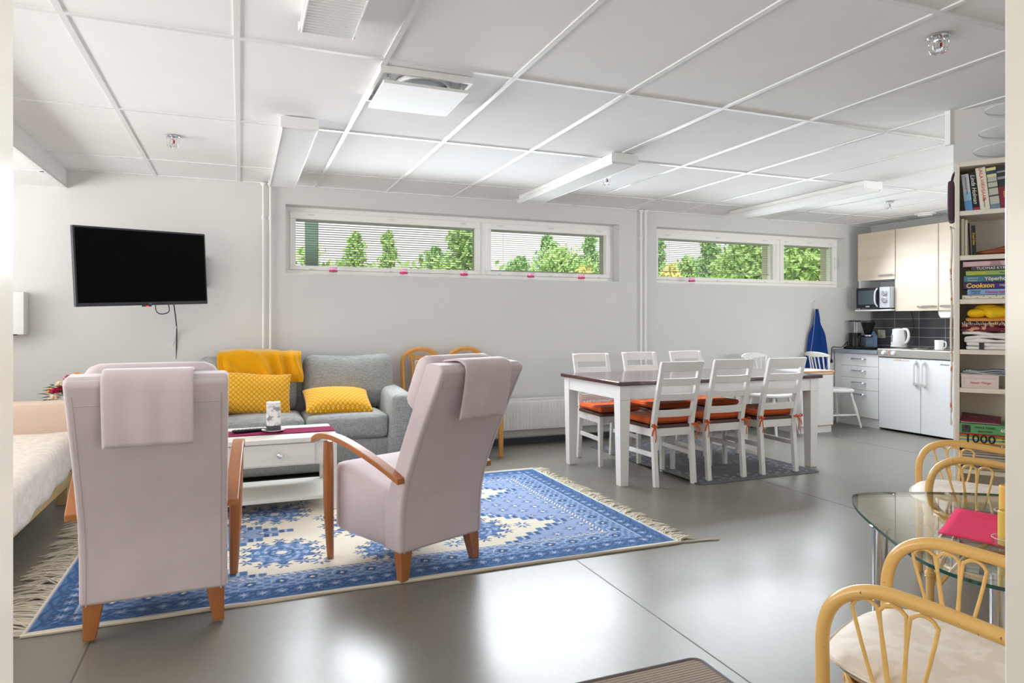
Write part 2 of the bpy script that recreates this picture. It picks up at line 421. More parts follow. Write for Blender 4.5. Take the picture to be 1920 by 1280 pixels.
# window wall with two openings
W1 = (.345, 3.52, 1.548, 2.125); W2 = (3.963, 6.565, 1.548, 2.129)
def wall_with_holes(name, x0, x1, z0, z1, y0, y1, holes, m_):
    m = MB(); xs = x0
    for a, b_, c, d in holes:
        m.box(xs, a, y0, y1, z0, z1)
        m.box(a, b_, y0, y1, z0, c); m.box(a, b_, y0, y1, d, z1)
        xs = b_
    m.box(xs, x1, y0, y1, z0, z1)
    return struct(m.build(name, m_, smooth=False))
wall_with_holes('wall_back', -3.3, 7.1, 0, 2.5, WALL, WALL+.34, [W1, W2], M['wall'])
struct(MB().box(6.97, 7.1, 1.2, WALL, 0, 2.5).build('wall_kitchen', M['wall'], smooth=False))
# slanting wall behind the bookcase: starts at (3.56, 2.50), runs along U
U = V(.557, -.831, 0); Nn = V(.831, .557, 0)
p0 = V(3.56, 2.50, 0); p1 = p0+U*2.7
m = MB(); m.hexa([p0, p1, p1+Nn*.14, p0+Nn*.14], [q+V(0, 0, 2.5) for q in (p0, p1, p1+Nn*.14, p0+Nn*.14)])
struct(m.build('wall_right', M['wall'], smooth=False))
struct(MB().box(4.9, 7.1, 1.1, 1.2, 0, 2.5).build('wall_alcove', M['wall'], smooth=False))
# front wall with the doorway the room is seen through, and the corridor behind it
DX0, DX1 = -.117, .722
m = MB(); m.box(-3.3, DX0-.05, .345, .445, 0, 2.5); m.box(DX1+.05, 5.4, .345, .445, 0, 2.5); m.box(DX0-.05, DX1+.05, .345, .445, 2.15, 2.5)
struct(m.build('wall_front', M['wall_warm'], smooth=False))
m = MB(); m.box(DX0-.05, DX0, .335, .455, 0, 2.15); m.box(DX1, DX1+.05, .335, .455, 0, 2.15); m.box(DX0, DX1, .335, .455, 2.1, 2.15)
o = struct(m.build('door_1', M['jamb'], bevel=.004))
m = MB(); m.box(-1.7, -1.6, -1.6, .345, 0, 2.5); struct(m.build('wall_corridor', M['wall_warm'], smooth=False))
m = MB(); m.box(2.4, 2.5, -1.6, .345, 0, 2.5); struct(m.build('wall_corridor_end', M['wall_warm'], smooth=False))
m = MB(); m.box(-1.7, 2.5, -1.7, -1.6, 0, 2.5); struct(m.build('wall_corridor_rear', M['wall_warm'], smooth=False))
# left wall; its unseen window is added to go with the side fill lamp
W3 = (1.2, 5.4, .9, 2.05)
m = MB(); m.box(-3.4, -3.3, .345, W3[0], 0, 2.5); m.box(-3.4, -3.3, W3[1], WALL+.3, 0, 2.5)
m.box(-3.4, -3.3, W3[0], W3[1], 0, W3[2]); m.box(-3.4, -3.3, W3[0], W3[1], W3[3], 2.5)
struct(m.build('wall_left', M['wall'], smooth=False))
m = MB()
for a in (W3[0], (W3[0]+W3[1])/2-.03, W3[1]-.06): m.box(-3.38, -3.32, a, a+.06, W3[2], W3[3])
for a in (W3[2], W3[3]-.06): m.box(-3.38, -3.32, W3[0], W3[1], a, a+.06)
w3o = struct(m.build('added_window', M['frame'], smooth=False))

# ceiling: tiles, hung a touch above visible bars
X0, SX, Y0, SY = -.614, .6, 1.731, 1.2
m = MB(); m.box(-1.2, 7.1, .345, WALL, CEIL+.003, CEIL+.05)
ceil = struct(m.build('ceiling', M['tile_ceiling'], smooth=False))
m = MB()
i = 0
xs = [X0+SX*k for k in range(0, 13)]; ys = [Y0+SY*k for k in range(-1, 4)]
for x in xs: m.box(x-.012, x+.012, .445, WALL, CEIL-.003, CEIL+.004)
for y in ys: m.box(-1.2, 6.97, y-.012, y+.012, CEIL-.0035, CEIL+.004)
struct(m.build('ceiling_grid', M['grid'], smooth=False))
m = MB(); m.box(-1.2, 6.97, WALL-.02, WALL, CEIL-.006, CEIL+.003); m.box(6.95, 6.97, 1.2, WALL, CEIL-.006, CEIL+.003)
struct(m.build('trim_1', M['grid'], smooth=False))
# lowered ceiling beside the daybed
m = MB(); m.box(-3.3, -1.2, .345, WALL, 2.148, 2.5)
struct(m.build('ceiling_soffit', M['tile_ceiling'], smooth=False))
m = MB()
for y in ys: m.box(-3.3, -1.2, y-.012, y+.012, 2.144, 2.149)
for x in (-1.225, -1.82, -2.42): m.box(x-.012, x+.012, .445, WALL, 2.144, 2.149)
m.box(-1.204, -1.196, .445, WALL, 2.14, 2.16)
struct(m.build('ceiling_soffit_trim', M['grid'], smooth=False))
m = MB(); m.box(-1.7, 2.5, -1.7, .345, 2.4, 2.5); struct(m.build('ceiling_corridor', M['tile_ceiling'], smooth=False))
# baseboards
struct(MB().box(-3.3, 5.9, WALL-.012, WALL, 0, .06).build('baseboard_back', M['baseboard'], smooth=False))
m = MB(); q0, q1 = p0-Nn*.01, p1-Nn*.01
m.hexa([q0, q1, p1, p0], [q+V(0, 0, .06) for q in (q0, q1, p1, p0)])
struct(m.build('baseboard_right', M['baseboard'], smooth=False))
m = MB(); m.box(3.535, 3.56, 2.5, 2.53, 2.10, CEIL)     # white corner strip of the slanting wall
struct(m.build('trim_2', M['white'], smooth=False))

# windows: frame, two sashes, panes, blinds between the panes
def window(name, W, xm, blinds):
    x0, x1, z0, z1 = W; yf = WALL+.12; d = .13
    fw = .04
    m = MB(); m.box(x0, x1, yf, yf+d, z1-fw, z1); m.box(x0, x1, yf, yf+d, z0, z0+.045)
    m.box(x0, x0+fw, yf, yf+d, z0+.045, z1-fw); m.box(x1-fw, x1, yf, yf+d, z0+.045, z1-fw); m.box(xm-.03, xm+.03, yf, yf+d, z0+.045, z1-fw)
    w = struct(m.build(name, M['frame'], bevel=.004))
    m = MB(); m.box(x0, x1, WALL-.004, yf, z0-.0, z0+.006); m.build('window_sill', M['frame'], w, bevel=.003)
    for k, (a, b_) in enumerate(((x0+fw, xm-.03), (xm+.03, x1-fw))):
        s = .048; ya, yb = yf-.018, yf+.03; za, zb = z0+.0455, z1-fw-.0003
        m = MB(); m.box(a, b_, ya, yb, zb-s-.012, zb); m.box(a, b_, ya, yb, za, za+s-.012)
        m.box(a, a+s, ya, yb, za+s-.012, zb-s-.012); m.box(b_-s, b_, ya, yb, za+s-.012, zb-s-.012)
        sa = m.build('sash', M['frame'], w, bevel=.004)
        m = MB(); m.box(a+s-.004, b_-s+.004, yf+.004, yf+.008, za+s-.016, zb-s-.008); m.build('pane', M['glass'], sa, smooth=False)
        m = MB()
        for f in (.1, .5, .9):
            xx = a+(b_-a)*f
            m.rbox((xx, ya-.004, zb-.025), (.06, .012, .016), .006, 3)
            m.rbox((xx, ya-.004, za+.006), (.03, .014, .014), .005, 3)
        m.build('latch', M['white_matt'], sa)
        # horizontal slats, thin and nearly level
        m = MB(); zt, zbm = zb-s-.012, za+s-.012
        pitch, tilt, stop = blinds[k]
        z = zt-.012
        while z > zbm+stop:
            dz = .008*math.sin(tilt); dy = .008*math.cos(tilt)
            yc = yf+.06
            m.box(a+s+.002, b_-s-.002, -dy, dy, -.0006, .0006, Matrix.Translation((0, yc, z)) @ Matrix.Rotation(tilt, 4, 'X'))
            z -= pitch
        m.box(a+s+.002, b_-s-.002, yf+.05, yf+.07, zbm+stop-.006, zbm+stop+.002)
        m.box(a+s+.002, b_-s-.002, yf+.045, yf+.075, zt-.012, zt+.01)
        for f in (.12, .5, .88):
            xx = a+s+(b_-a-2*s)*f
            m.box(xx-.001, xx+.001, yf+.052, yf+.053, zbm+stop, zt)
        m.build('blind', M['slat'], w, smooth=False)
    m = MB()
    for xa in (xm-.03, x1-fw): m.box(xa, xa+.03, yf+d, WALL+.335, z0+.04, z1-.02)
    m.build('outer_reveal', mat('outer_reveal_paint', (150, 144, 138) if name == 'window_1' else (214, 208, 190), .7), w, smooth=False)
    return w
w1 = window('window_1', W1, 2.115, ((.0203, -.32, .004), (.0203, -.10, .012)))
w2 = window('window_2', W2, 5.66, ((.0203, -.2, .06), (.0203, -.10, .0)))
m = MB(); m.rbox((6.50, 6.0, 1.86), (.02, .03, .1), .008, 4); m.rbox((6.50, 5.985, 1.83), (.018, .018, .13), .008, 4)
m.build('window_handle', M['white_matt'], w2)
m = MB(); m.tube(catmull([(5.61, 5.985, 2.02), (5.605, 5.98, 1.8), (5.6, 5.98, 1.64)], 4), .004, 6); m.build('blind_wand', M['white_matt'], w2)

# ------------------------------------------------------------------ ceiling fixtures
def strip_lamp(x, y0, y1, label):
    t = thing('ceiling_light', label, 'ceiling light', (x, (y0+y1)/2, CEIL), 0, 'fluorescent strip lights on the ceiling')
    L = (y1-y0)/2
    prof = [(-.082, 0), (-.082, -.016), (-.076, -.026), (-.086, -.04), (-.1, -.048), (-.1, -.06), (.1, -.06), (.1, -.048), (.086, -.04), (.076, -.026), (.082, -.016), (.082, 0)]
    MB().prism(prof, 'y', -L, L).build('housing', M['white'], t, smooth=False)
    MB().prism([(-.104, -.002), (-.104, -.066), (.104, -.066), (.104, -.002)], 'y', -L-.006, -L).build('end_cap', M['white_matt'], t, bevel=.003)
    MB().prism([(-.104, -.03), (-.104, -.066), (.104, -.066), (.104, -.03)], 'y', L, L+.006).build('end_cap', M['white_matt'], t, bevel=.003)
    m = MB(); k = int(2*L/.022)
    for i in range(k):
        y = -L+.015+i*(2*L-.03)/(k-1)
        m.box(-.09, .09, y-.0012, y+.0012, -.076, -.06)
    m.box(-.094, -.09, -L+.005, L-.005, -.077, -.06); m.box(.09, .094, -L+.005, L-.005, -.077, -.06)
    m.build('louvre', M['white_matt'], t, smooth=False)
    return t
strip_lamp(.305, 3.93, 5.62, 'unlit white strip light on the ceiling above the grey sofa')
strip_lamp(2.40, 3.95, 5.62, 'unlit white strip light on the ceiling above the near end of the dining table')
strip_lamp(4.72, 3.98, 5.6, 'unlit white strip light on the ceiling toward the kitchen corner')
strip_lamp(.30, .92, 2.61, 'white strip light cut off by the top edge, in front of the ceiling vent')

def sprinkler(x, y, label):
    t = thing('sprinkler_head', label, 'sprinkler', (x, y, CEIL), 0, 'caged sprinkler heads in the ceiling')
    MB().lathe([(.04, 0), (.04, -.004), (.036, -.009), (.014, -.012), (.012, -.014)], seg=24).build('flange', M['chrome'], t)
    m = MB()
    for k in range(6):
        a = 2*PI*k/6
        m.tube([(math.cos(a)*r, math.sin(a)*r, z) for r, z in ((.036, -.006), (.035, -.03), (.032, -.055), (.026, -.068), (.008, -.07))], .0014, 5)
    m.tube([(math.cos(a)*.032, math.sin(a)*.032, -.055) for a in [2*PI*k/20 for k in range(20)]], .0014, 5, closed=True)
    m.build('cage', M['chrome'], t)
    m = MB(); m.lathe([(.011, -.012), (.011, -.022), (.006, -.024), (.005, -.05), (.016, -.052), (.016, -.055)], seg=14); m.build('nozzle', M['chrome'], t)
    m = MB(); m.lathe([(.0035, -.026), (.0045, -.036), (.0035, -.047)], c=(.008, -.006, 0), seg=8); m.build('bulb', mat('red_liquid', (190, 40, 40), .2), t)
    return t
sprinkler(-.385, 4.617, 'small caged sprinkler head above the TV')
sprinkler(2.584, 1.875, 'largest looking sprinkler head, on the ceiling near the bookcase')
sprinkler(2.642, 4.62, 'caged sprinkler head beside the strip light over the dining table')
sprinkler(5.673, 4.604, 'small sprinkler head on the ceiling in front of the kitchen cabinets')
# air vent with a lowered square plate
t = thing('air_vent', 'white square ceiling vent with a lowered cover plate', 'vent', (.79, 3.21, CEIL))
m = MB()
for a in (-.215, .2): m.box(a, a+.015, -.215, .215, -.03, 0); m.box(-.2, .2, a, a+.015, -.03, 0)
m.build('frame', M['white'], t, smooth=False)
MB().lathe([(.13, -.002), (.125, -.02), (.115, -.021), (.115, -.004)], c=(.02, -.05, 0), seg=32, cap=False).build('duct_collar', M['white'], t)
MB().lathe([(.115, -.0035), (.115, -.012)], c=(.02, -.05, 0), seg=32).build('duct_opening', M['black'], t)
m = MB(); m.box(-.2, .2, -.2, .19, -.072, -.058); m.build('cover_plate', M['white_matt'], t, bevel=.003)
for x in (-.17, .17):
    for y in (-.17, .16): MB().tube([(x, y, -.06), (x, y, 0)], .008, 8).build('spring_clip', M['chrome'], t)
for (x, y, r, lb) in ((6.62, 4.95, .1, 'round white ceiling valve close to the kitchen wall'), (6.0, 4.2, .06, 'small round white ceiling valve beside the bookcase top')):
    t = thing('ceiling_valve', lb, 'vent', (x, y, CEIL), 0)
    MB().lathe([(r, 0), (r, -.012), (r*.8, -.02), (r*.78, -.014)], seg=28, cap=False).build('rim', M['white'], t)
    MB().lathe([(r*.7, -.012), (r*.66, -.028), (r*.2, -.034), (0, -.034)], seg=28).build('disc', M['white'], t)

# ------------------------------------------------------------------ pipes, radiator, wall things
def pipe(x, zb, label):
    t = thing('heating_pipe', label, 'pipe', (x, WALL-.035, 0), 0, 'thin white heating pipes on the window wall')
    m = MB(); m.tube([(0, 0, zb), (0, 0, CEIL-.002)], .0105, 12); m.build('tube', M['white'], t)
    m = MB(); m.lathe([(.012, -.03), (.026, -.012), (.026, -.002)], c=(0, 0, CEIL), seg=16); m.build('collar', M['white'], t)
    m = MB(); m.lathe([(.016, 0), (.016, .03)], c=(0, 0, 1.98), seg=14); m.box(-.006, .006, 0, .033, 1.988, 2.002); m.build('clip', M['white_matt'], t, smooth=True)
pipe(.172, .1, 'white heating pipe behind the yellow blanket, the one nearer the TV')
pipe(.226, .1, 'white heating pipe behind the yellow blanket, the one nearer the windows')
pipe(3.757, .1, 'white heating pipe between the two windows, the one nearer the sofa')
pipe(3.808, .1, 'white heating pipe between the two windows, the one nearer the kitchen')
t = thing('radiator', 'long white panel radiator on the wall behind the dining table', 'radiator', (0, 0, 0))
m = MB(); m.box(2.15, 4.85, 5.80, 5.812, .15, .43)
x = 2.175
while x < 4.83:
    m.prism([(x-.012, 5.80), (x-.007, 5.792), (x+.007, 5.792), (x+.012, 5.80)], 'z', .165, .405); x += .0335
m.build('front_panel', M['white'], t, smooth=False)
m = MB(); m.box(2.15, 4.85, 5.85, 5.86, .15, .43); m.build('rear_panel', M['white'], t, smooth=False)
m = MB(); m.box(2.145, 4.855, 5.795, 5.862, .43, .436)
for k in range(90): m.box(2.16+k*.03, 2.175+k*.03, 5.815, 5.85, .4365, .438)
m.build('top_grille', M['white'], t, smooth=False)
m = MB()
for x in (2.5, 3.5, 4.5): m.box(x-.015, x+.015, 5.86, WALL-.004, .2, .38)
m.build('bracket', M['white'], t, smooth=False)
m = MB(); m.box(-1.2, 5.2, WALL-.03, WALL-.013, .075, .135); o = struct(m.build('trim_3', M['wall'], bevel=.003))

# television on a swivel arm, turned toward the room
TVA = math.radians(35.6)
tvc = V(-.625, 5.42, 1.533)
tv = thing('television', 'black flat TV swivelled out from the wall with its screen off', 'TV', tvc, TVA)
tv.rotation_euler = (0, math.radians(-2.6), TVA)
m = MB(); m.box(-.47, .47, .0, .03, -.267, .267); m.box(-.3, .3, .03, .06, -.2, .15); m.build('casing', M['bezel'], tv, bevel=.006)
MB().box(-.456, .456, -.003, 0, -.243, .253).build('screen', M['screen'], tv, smooth=False)
m = MB(); m.box(-.03, .03, -.004, .02, -.277, -.267); o = m.build('sensor', M['bezel'], tv, bevel=.002)
MB().box(-.012, .006, -.006, -.004, -.276, -.269).build('standby_lamp', M['red_led'], o, smooth=False)
lettering('LG', .014, mat('silver_print', (170, 170, 175), .4), tv, frame_mx((.02, -.0035, -.256), (1, 0, 0), (0, 0, 1)), 'emblem')
inv = Matrix.Rotation(-TVA, 3, 'Z')
def tl(w): return inv @ (Vector(w)-tvc)
m = MB(); m.tube([(0, .06, 0), tl((-.55, 5.70, 1.517)), tl((-.3, 5.86, 1.517))], .018, 8); m.tube([tl((-.3, 5.87, 1.40)), tl((-.3, 5.87, 1.64))], .02, 8)
m.build('wall_arm', M['black'], tv)
m = MB()
m.tube(catmull([tl(q) for q in ((-.47, 5.56, 1.30), (-.478, 5.84, 1.1), (-.485, 5.88, .98), (-.5, 5.885, .7), (-.5, 5.88, .3))], 6), .004, 6)
m.build('power_cable', M['cable'], tv)
m = MB()
m.tube(catmull([tl(q) for q in ((-.50, 5.53, 1.27), (-.5, 5.53, 1.215), (-.545, 5.50, 1.20), (-.575, 5.48, 1.22), (-.58, 5.475, 1.27))], 6), .0035, 6)
m.build('cable_loop', M['cable'], tv)
m = MB(); m.tube(catmull([tl(q) for q in ((-.478, 5.84, 1.1), (-.515, 5.885, .95), (-.56, 5.885, .75), (-.57, 5.885, .3))], 6), .0025, 6); m.build('aerial_cable', M['white_matt'], tv)

bpy.context.view_layer.update()
Rt = tv.rotation_euler.to_matrix().to_4x4()
for ch in tv.children_recursive: ch.data.transform(Rt)
tv.rotation_euler = (0, 0, 0)
t = thing('towel_dispenser', 'plain white box mounted on the wall beside the TV', 'dispenser', (-1.575, WALL-.06, 1.21))
MB().rbox((0, 0, 0), (.28, .12, .31), .012, 4).build('cover', M['white_matt'], t)
MB().box(-.10, .10, -.061, .0, -.158, -.15).build('outlet_slot', M['bezel'], t, smooth=False)

# clear fly traps with pink lids along the window edge
for x, lb in ((.727, 'beside the green post, first of the row'), (1.33, 'under the middle of the longest pane'), (1.885, 'just before the wide window mullion'),
              (2.546, 'under the second pane, mullion end'), (3.084, 'under the second pane, pipe end'), (4.381, 'alone on the window beside the kitchen')):
    t = thing('insect_trap', 'tiny pink banded pot on the window ledge, '+lb, 'pot', (x, WALL-.022, 1.575), 0, 'pink banded pots on the window ledges')
    m = MB(); m.lathe([(.02, -.035), (.03, -.03), (.03, 0)], seg=18, cap=False); m.build('cup', M['clear'], t)
    m = MB(); m.lathe([(.034, -.004), (.036, .002), (.036, .01), (.033, .014)], seg=18); m.build('band', mat('pink_plastic', (214, 60, 120), .4), t)
    m = MB(); m.lathe([(.03, .014), (.03, .032), (.034, .034), (.034, .04), (.01, .042)], seg=18); m.build('cap', mat('pale_pink_plastic', (246, 206, 224), .4), t)
    m = MB(); m.box(-.01, .01, .0, .03, -.012, -.002); m.build('hook', M['clear'], t, smooth=False)

# apron on its hook
t = thing('wall_hook', 'small white wire hook on the wall under the small window', 'hook', (6.054, WALL, 1.40))
m = MB(); m.rbox((0, -.004, .0), (.025, .008, .05), .004, 3); m.tube(catmull([(0, -.008, 0), (0, -.03, -.02), (0, -.04, -.005)], 4), .003, 6); m.tube([(-.03, -.006, .05), (0, -.006, .02), (.03, -.006, .05)], .003, 6)
m.build('hook_body', M['white_matt'], t)
t = thing('apron', 'navy blue apron with white ties hanging on the wall hook', 'apron', (6.06, WALL-.04, 0))
def apr(u, v):
    z = 1.30-.72*v
    w = .022+.022*min(1, v/.15)+.05*max(0, min(1, (v-.22)/.18))+.09*max(0, (v-.2)/.8)
    x = (u-.5)*2*w + .02*v+.015*(1-v)
    y = .012*math.sin(u*9+v*2)*(1-.3*v)-.01
    return V(x, y, z)
m = MB(); m.grid(25, 22, apr); m.build('cloth', M['navy'], t, solid=.004)
m = MB(); m.tube(catmull([(.0, -.02, 1.40), (-.012, -.01, 1.34), (-.02, -.012, 1.22), (-.05, -.014, 1.0), (-.1, -.012, .72)], 6), .004, 6, flat=.4)
m.tube(catmull([(.002, -.02, 1.40), (.02, -.01, 1.36), (.015, -.008, 1.30)], 5), .004, 6, flat=.4)
m.tube(catmull([(.12, -.03, .80), (.14, -.034, .70), (.12, -.034, .62), (.02, -.034, .61)], 6), .004, 6, flat=.4)
m.build('strap', M['tape'], t)

# ------------------------------------------------------------------ sofa corner
t = thing('sofa', 'light grey woven two-seat sofa against the window wall', 'sofa', (.44, 5.5, 0))
m = MB(); m.rbox((0, .0, .1475), (1.36, .62, .235), .03, 6); m.rbox((0, .27, .42), (1.36, .12, .62), .04, 6); m.build('base', M['sofa'], t)
for s in (-1, 1):
    m = MB(); m.rbox((s*.69, -.02, .33), (.18, .68, .53), .05, 8, (.008, 0, .01))
    def sl(v, s=s):
        k = max(0, v.z-.1)/.5
        return V(v.x+s*.03*k, v.y, v.z-.0+.03*k*(v.y+.3)/.6)
    m.move(sl); m.build('armrest', M['sofa'], t)
for s in (-1, 1):
    m = MB(); m.rbox((s*.31, -.07, .355), (.615, .52, .185), .045, 10, (0, .01, .022)); m.build('seat_cushion', M['sofa'], t)
    m = MB(); m.rbox((0, 0, 0), (.72, .19, .44), .07, 10, (.0, .04, .0), Matrix.Translation((s*.385, .19, .655)) @ Matrix.Rotation(-.16, 4, 'X'))
    def sag(v, s=s):
        if v.z > .75: v = V(v.x, v.y, v.z+.02*abs(math.sin((v.x-s*.385)*4.5))-.012)
        return v
    m.move(sag); m.build('back_cushion', M['sofa'], t)
for x in (-.66, .66):
    for y in (-.27, .27): MB().lathe([(.022, 0), (.024, .04)], c=(x, y, 0), seg=10).build('leg', M['black'], t)

# yellow throw over the back of the sofa
def throw(u, v):
    x = -.16+.61*u+.008*math.sin(v*9)
    s = v*.415
    if s < .12: y, z = 5.80-s*.9+.0, .915+.01*math.sin(u*5)
    else:
        a = min(1, (s-.12)/.09); y = 5.69-.085*math.sin(a*PI/2)-max(0, s-.21)*.18; z = .915-.05*(1-math.cos(a*PI/2))-max(0, s-.21)*.92+.01*math.sin(u*5)*(1-v)
    w = (1-abs(math.sin(u*11.5-v*3.6+1.1*math.sin(u*6+v*2.5)+.3)))**1.3*min(1, max(0, (u-.07)/.06))*min(1, (1-u)/.05)
    y -= .045*w*min(1, v*2.6)+.012*math.sin(u*11-v*5)
    z += .010*w*(1-v)+.02*(u-.5)*0
    return V(x, y-.01, z)
m = MB(); m.grid(100, 46, throw)
o = m.build('throw_blanket', M['mustard'], None, solid=.016, subsurf=1)
tag(o, 'mustard yellow fleece blanket folded over the back of the grey sofa', 'blanket')
m = MB(); m.pillow(.60, .34, .17, 16, .05)
def slump(v): return V(v.x+.02*v.z, v.y, v.z-.012*math.sin(v.x*8))
m.move(slump)
o = m.build('throw_pillow', M['mustard_print'], None, subsurf=1); o.rotation_euler = (-.3, 0, 0)
tag(o, 'yellow ring-print pillow standing upright under the fleece blanket', 'pillow', 'yellow ring print pillows on the sofa')
o.location = (.075, 5.475, .605); o.rotation_euler = (-.30, .02, 0)
m = MB(); m.pillow(.53, .34, .17, 16, .05)
o = m.build('throw_pillow', M['mustard_print'], None, subsurf=1)
tag(o, 'yellow ring-print pillow lying on its own on the sofa seat', 'pillow', 'yellow ring print pillows on the sofa')
o.location = (.70, 5.40, .535); o.rotation_euler = (-1.15, .03, .03)

# coffee table
TX0, TX1, TY0, TY1, TZ = -.34, .555, 4.22, 4.76, .455
t = thing('coffee_table', 'low white wooden coffee table with drawers in front of the sofa', 'coffee table', ((TX0+TX1)/2, (TY0+TY1)/2, .009))
hx, hy = (TX1-TX0)/2, (TY1-TY0)/2; tz = TZ-.009
MB().box(-hx, hx, -hy, hy, tz-.028, tz).build('tabletop', M['painted'], t, bevel=.004)
for sx in (-1, 1):
    for sy in (-1, 1):
        x, y = sx*(hx-.035), sy*(hy-.035)
        MB().box(x-.025, x+.025, y-.025, y+.025, 0, tz-.028).build('leg', M['painted'], t, bevel=.003)
m = MB(); za, zb = tz-.165, tz-.028
m.box(-hx+.06, hx-.06, hy-.05, hy-.03, za, zb); m.box(-hx+.02, -hx+.045, -hy+.06, hy-.06, za, zb); m.box(hx-.045, hx-.02, -hy+.06, hy-.06, za, zb)
m.box(-hx+.06, hx-.06, -hy+.0225, -hy+.04, za, zb)
m.build('apron', M['painted'], t, smooth=False)
cx = .215-(TX0+TX1)/2
for c in (cx, cx-.408):
    d = MB().box(c-.2, c+.2, -hy+.012, -hy+.022, za+.008, zb-.006).build('drawer', M['painted'], t, bevel=.002)
    MB().lathe([(.006, 0), (.006, .012), (.015, .02), (.015, .025), (.008, .031)], c=(c, -hy+.012, (za+zb)/2), axis=(0, -1, 0), seg=16).build('knob', M['chrome'], d)
MB().box(-hx+.012, hx-.012, -hy+.012, hy-.012, .07, .092).build('lower_shelf', M['painted'], t, bevel=.003)
def runn(u, v):
    x = -.38+.98*u; y = 4.40+.20*v; z = TZ+.004+.002*math.sin(u*14)*math.sin(v*3)
    if x > TX1: z -= (x-TX1)*1.2; x = TX1+(x-TX1)*.55
    if x < TX0: z -= (TX0-x)*1.2; x = TX0-(TX0-x)*.55
    return V(x, y, z)
m = MB(); m.grid(60, 12, runn)
tag(m.build('table_runner', M['runner'], None, solid=.003), 'plum coloured cloth runner lying along the white coffee table', 'table runner')
t = thing('saucer', 'small white saucer under the grey marbled candle', 'saucer', (.19, 4.48, TZ+.0075))
MB().lathe([(.03, 0), (.034, .002), (.07, .013), (.072, .015), (.068, .0155), (.036, .006), (0, .005)], seg=28).build('dish', mat('white_china', (240, 240, 238), .15), t)
o = MB().lathe([(.024, 0), (.024, .008)], seg=20).build('foot', mat('china_foot', (240, 240, 238), .2), t); 
cm = spot_mat('marbled_wax', (232, 230, 230), (150, 148, 154), 24, .50, .60, .5, coat=0)
t = thing('pillar_candle', 'square white and grey marbled candle on a saucer on the coffee table', 'candle', (.19, 4.48, TZ+.015))
m = MB(); m.rbox((0, 0, .105), (.082, .082, .146), .006, 5); m.build('wax', cm, t)
MB().rbox((0, 0, .0165), (.085, .085, .033), .006, 4).build('dark_base', mat('charcoal_wax', (70, 68, 76), .5), t)
MB().tube([(0, 0, .176), (.001, 0, .188)], .0015, 6).build('wick', M['black'], t)
t = thing('remote_control', 'black TV remote lying on the plum runner', 'remote control', (.05, 4.52, TZ+.008), .2)
MB().rbox((0, 0, .009), (.2, .045, .018), .007, 5).build('body', M['black'], t)
m = MB()
for i in range(7):
    for j in range(3): m.rbox((-.08+i*.022, -.012+j*.012, .0185), (.011, .007, .003), .0014, 2)
m.build('button', mat('grey_rubber', (150, 150, 156), .6), t)

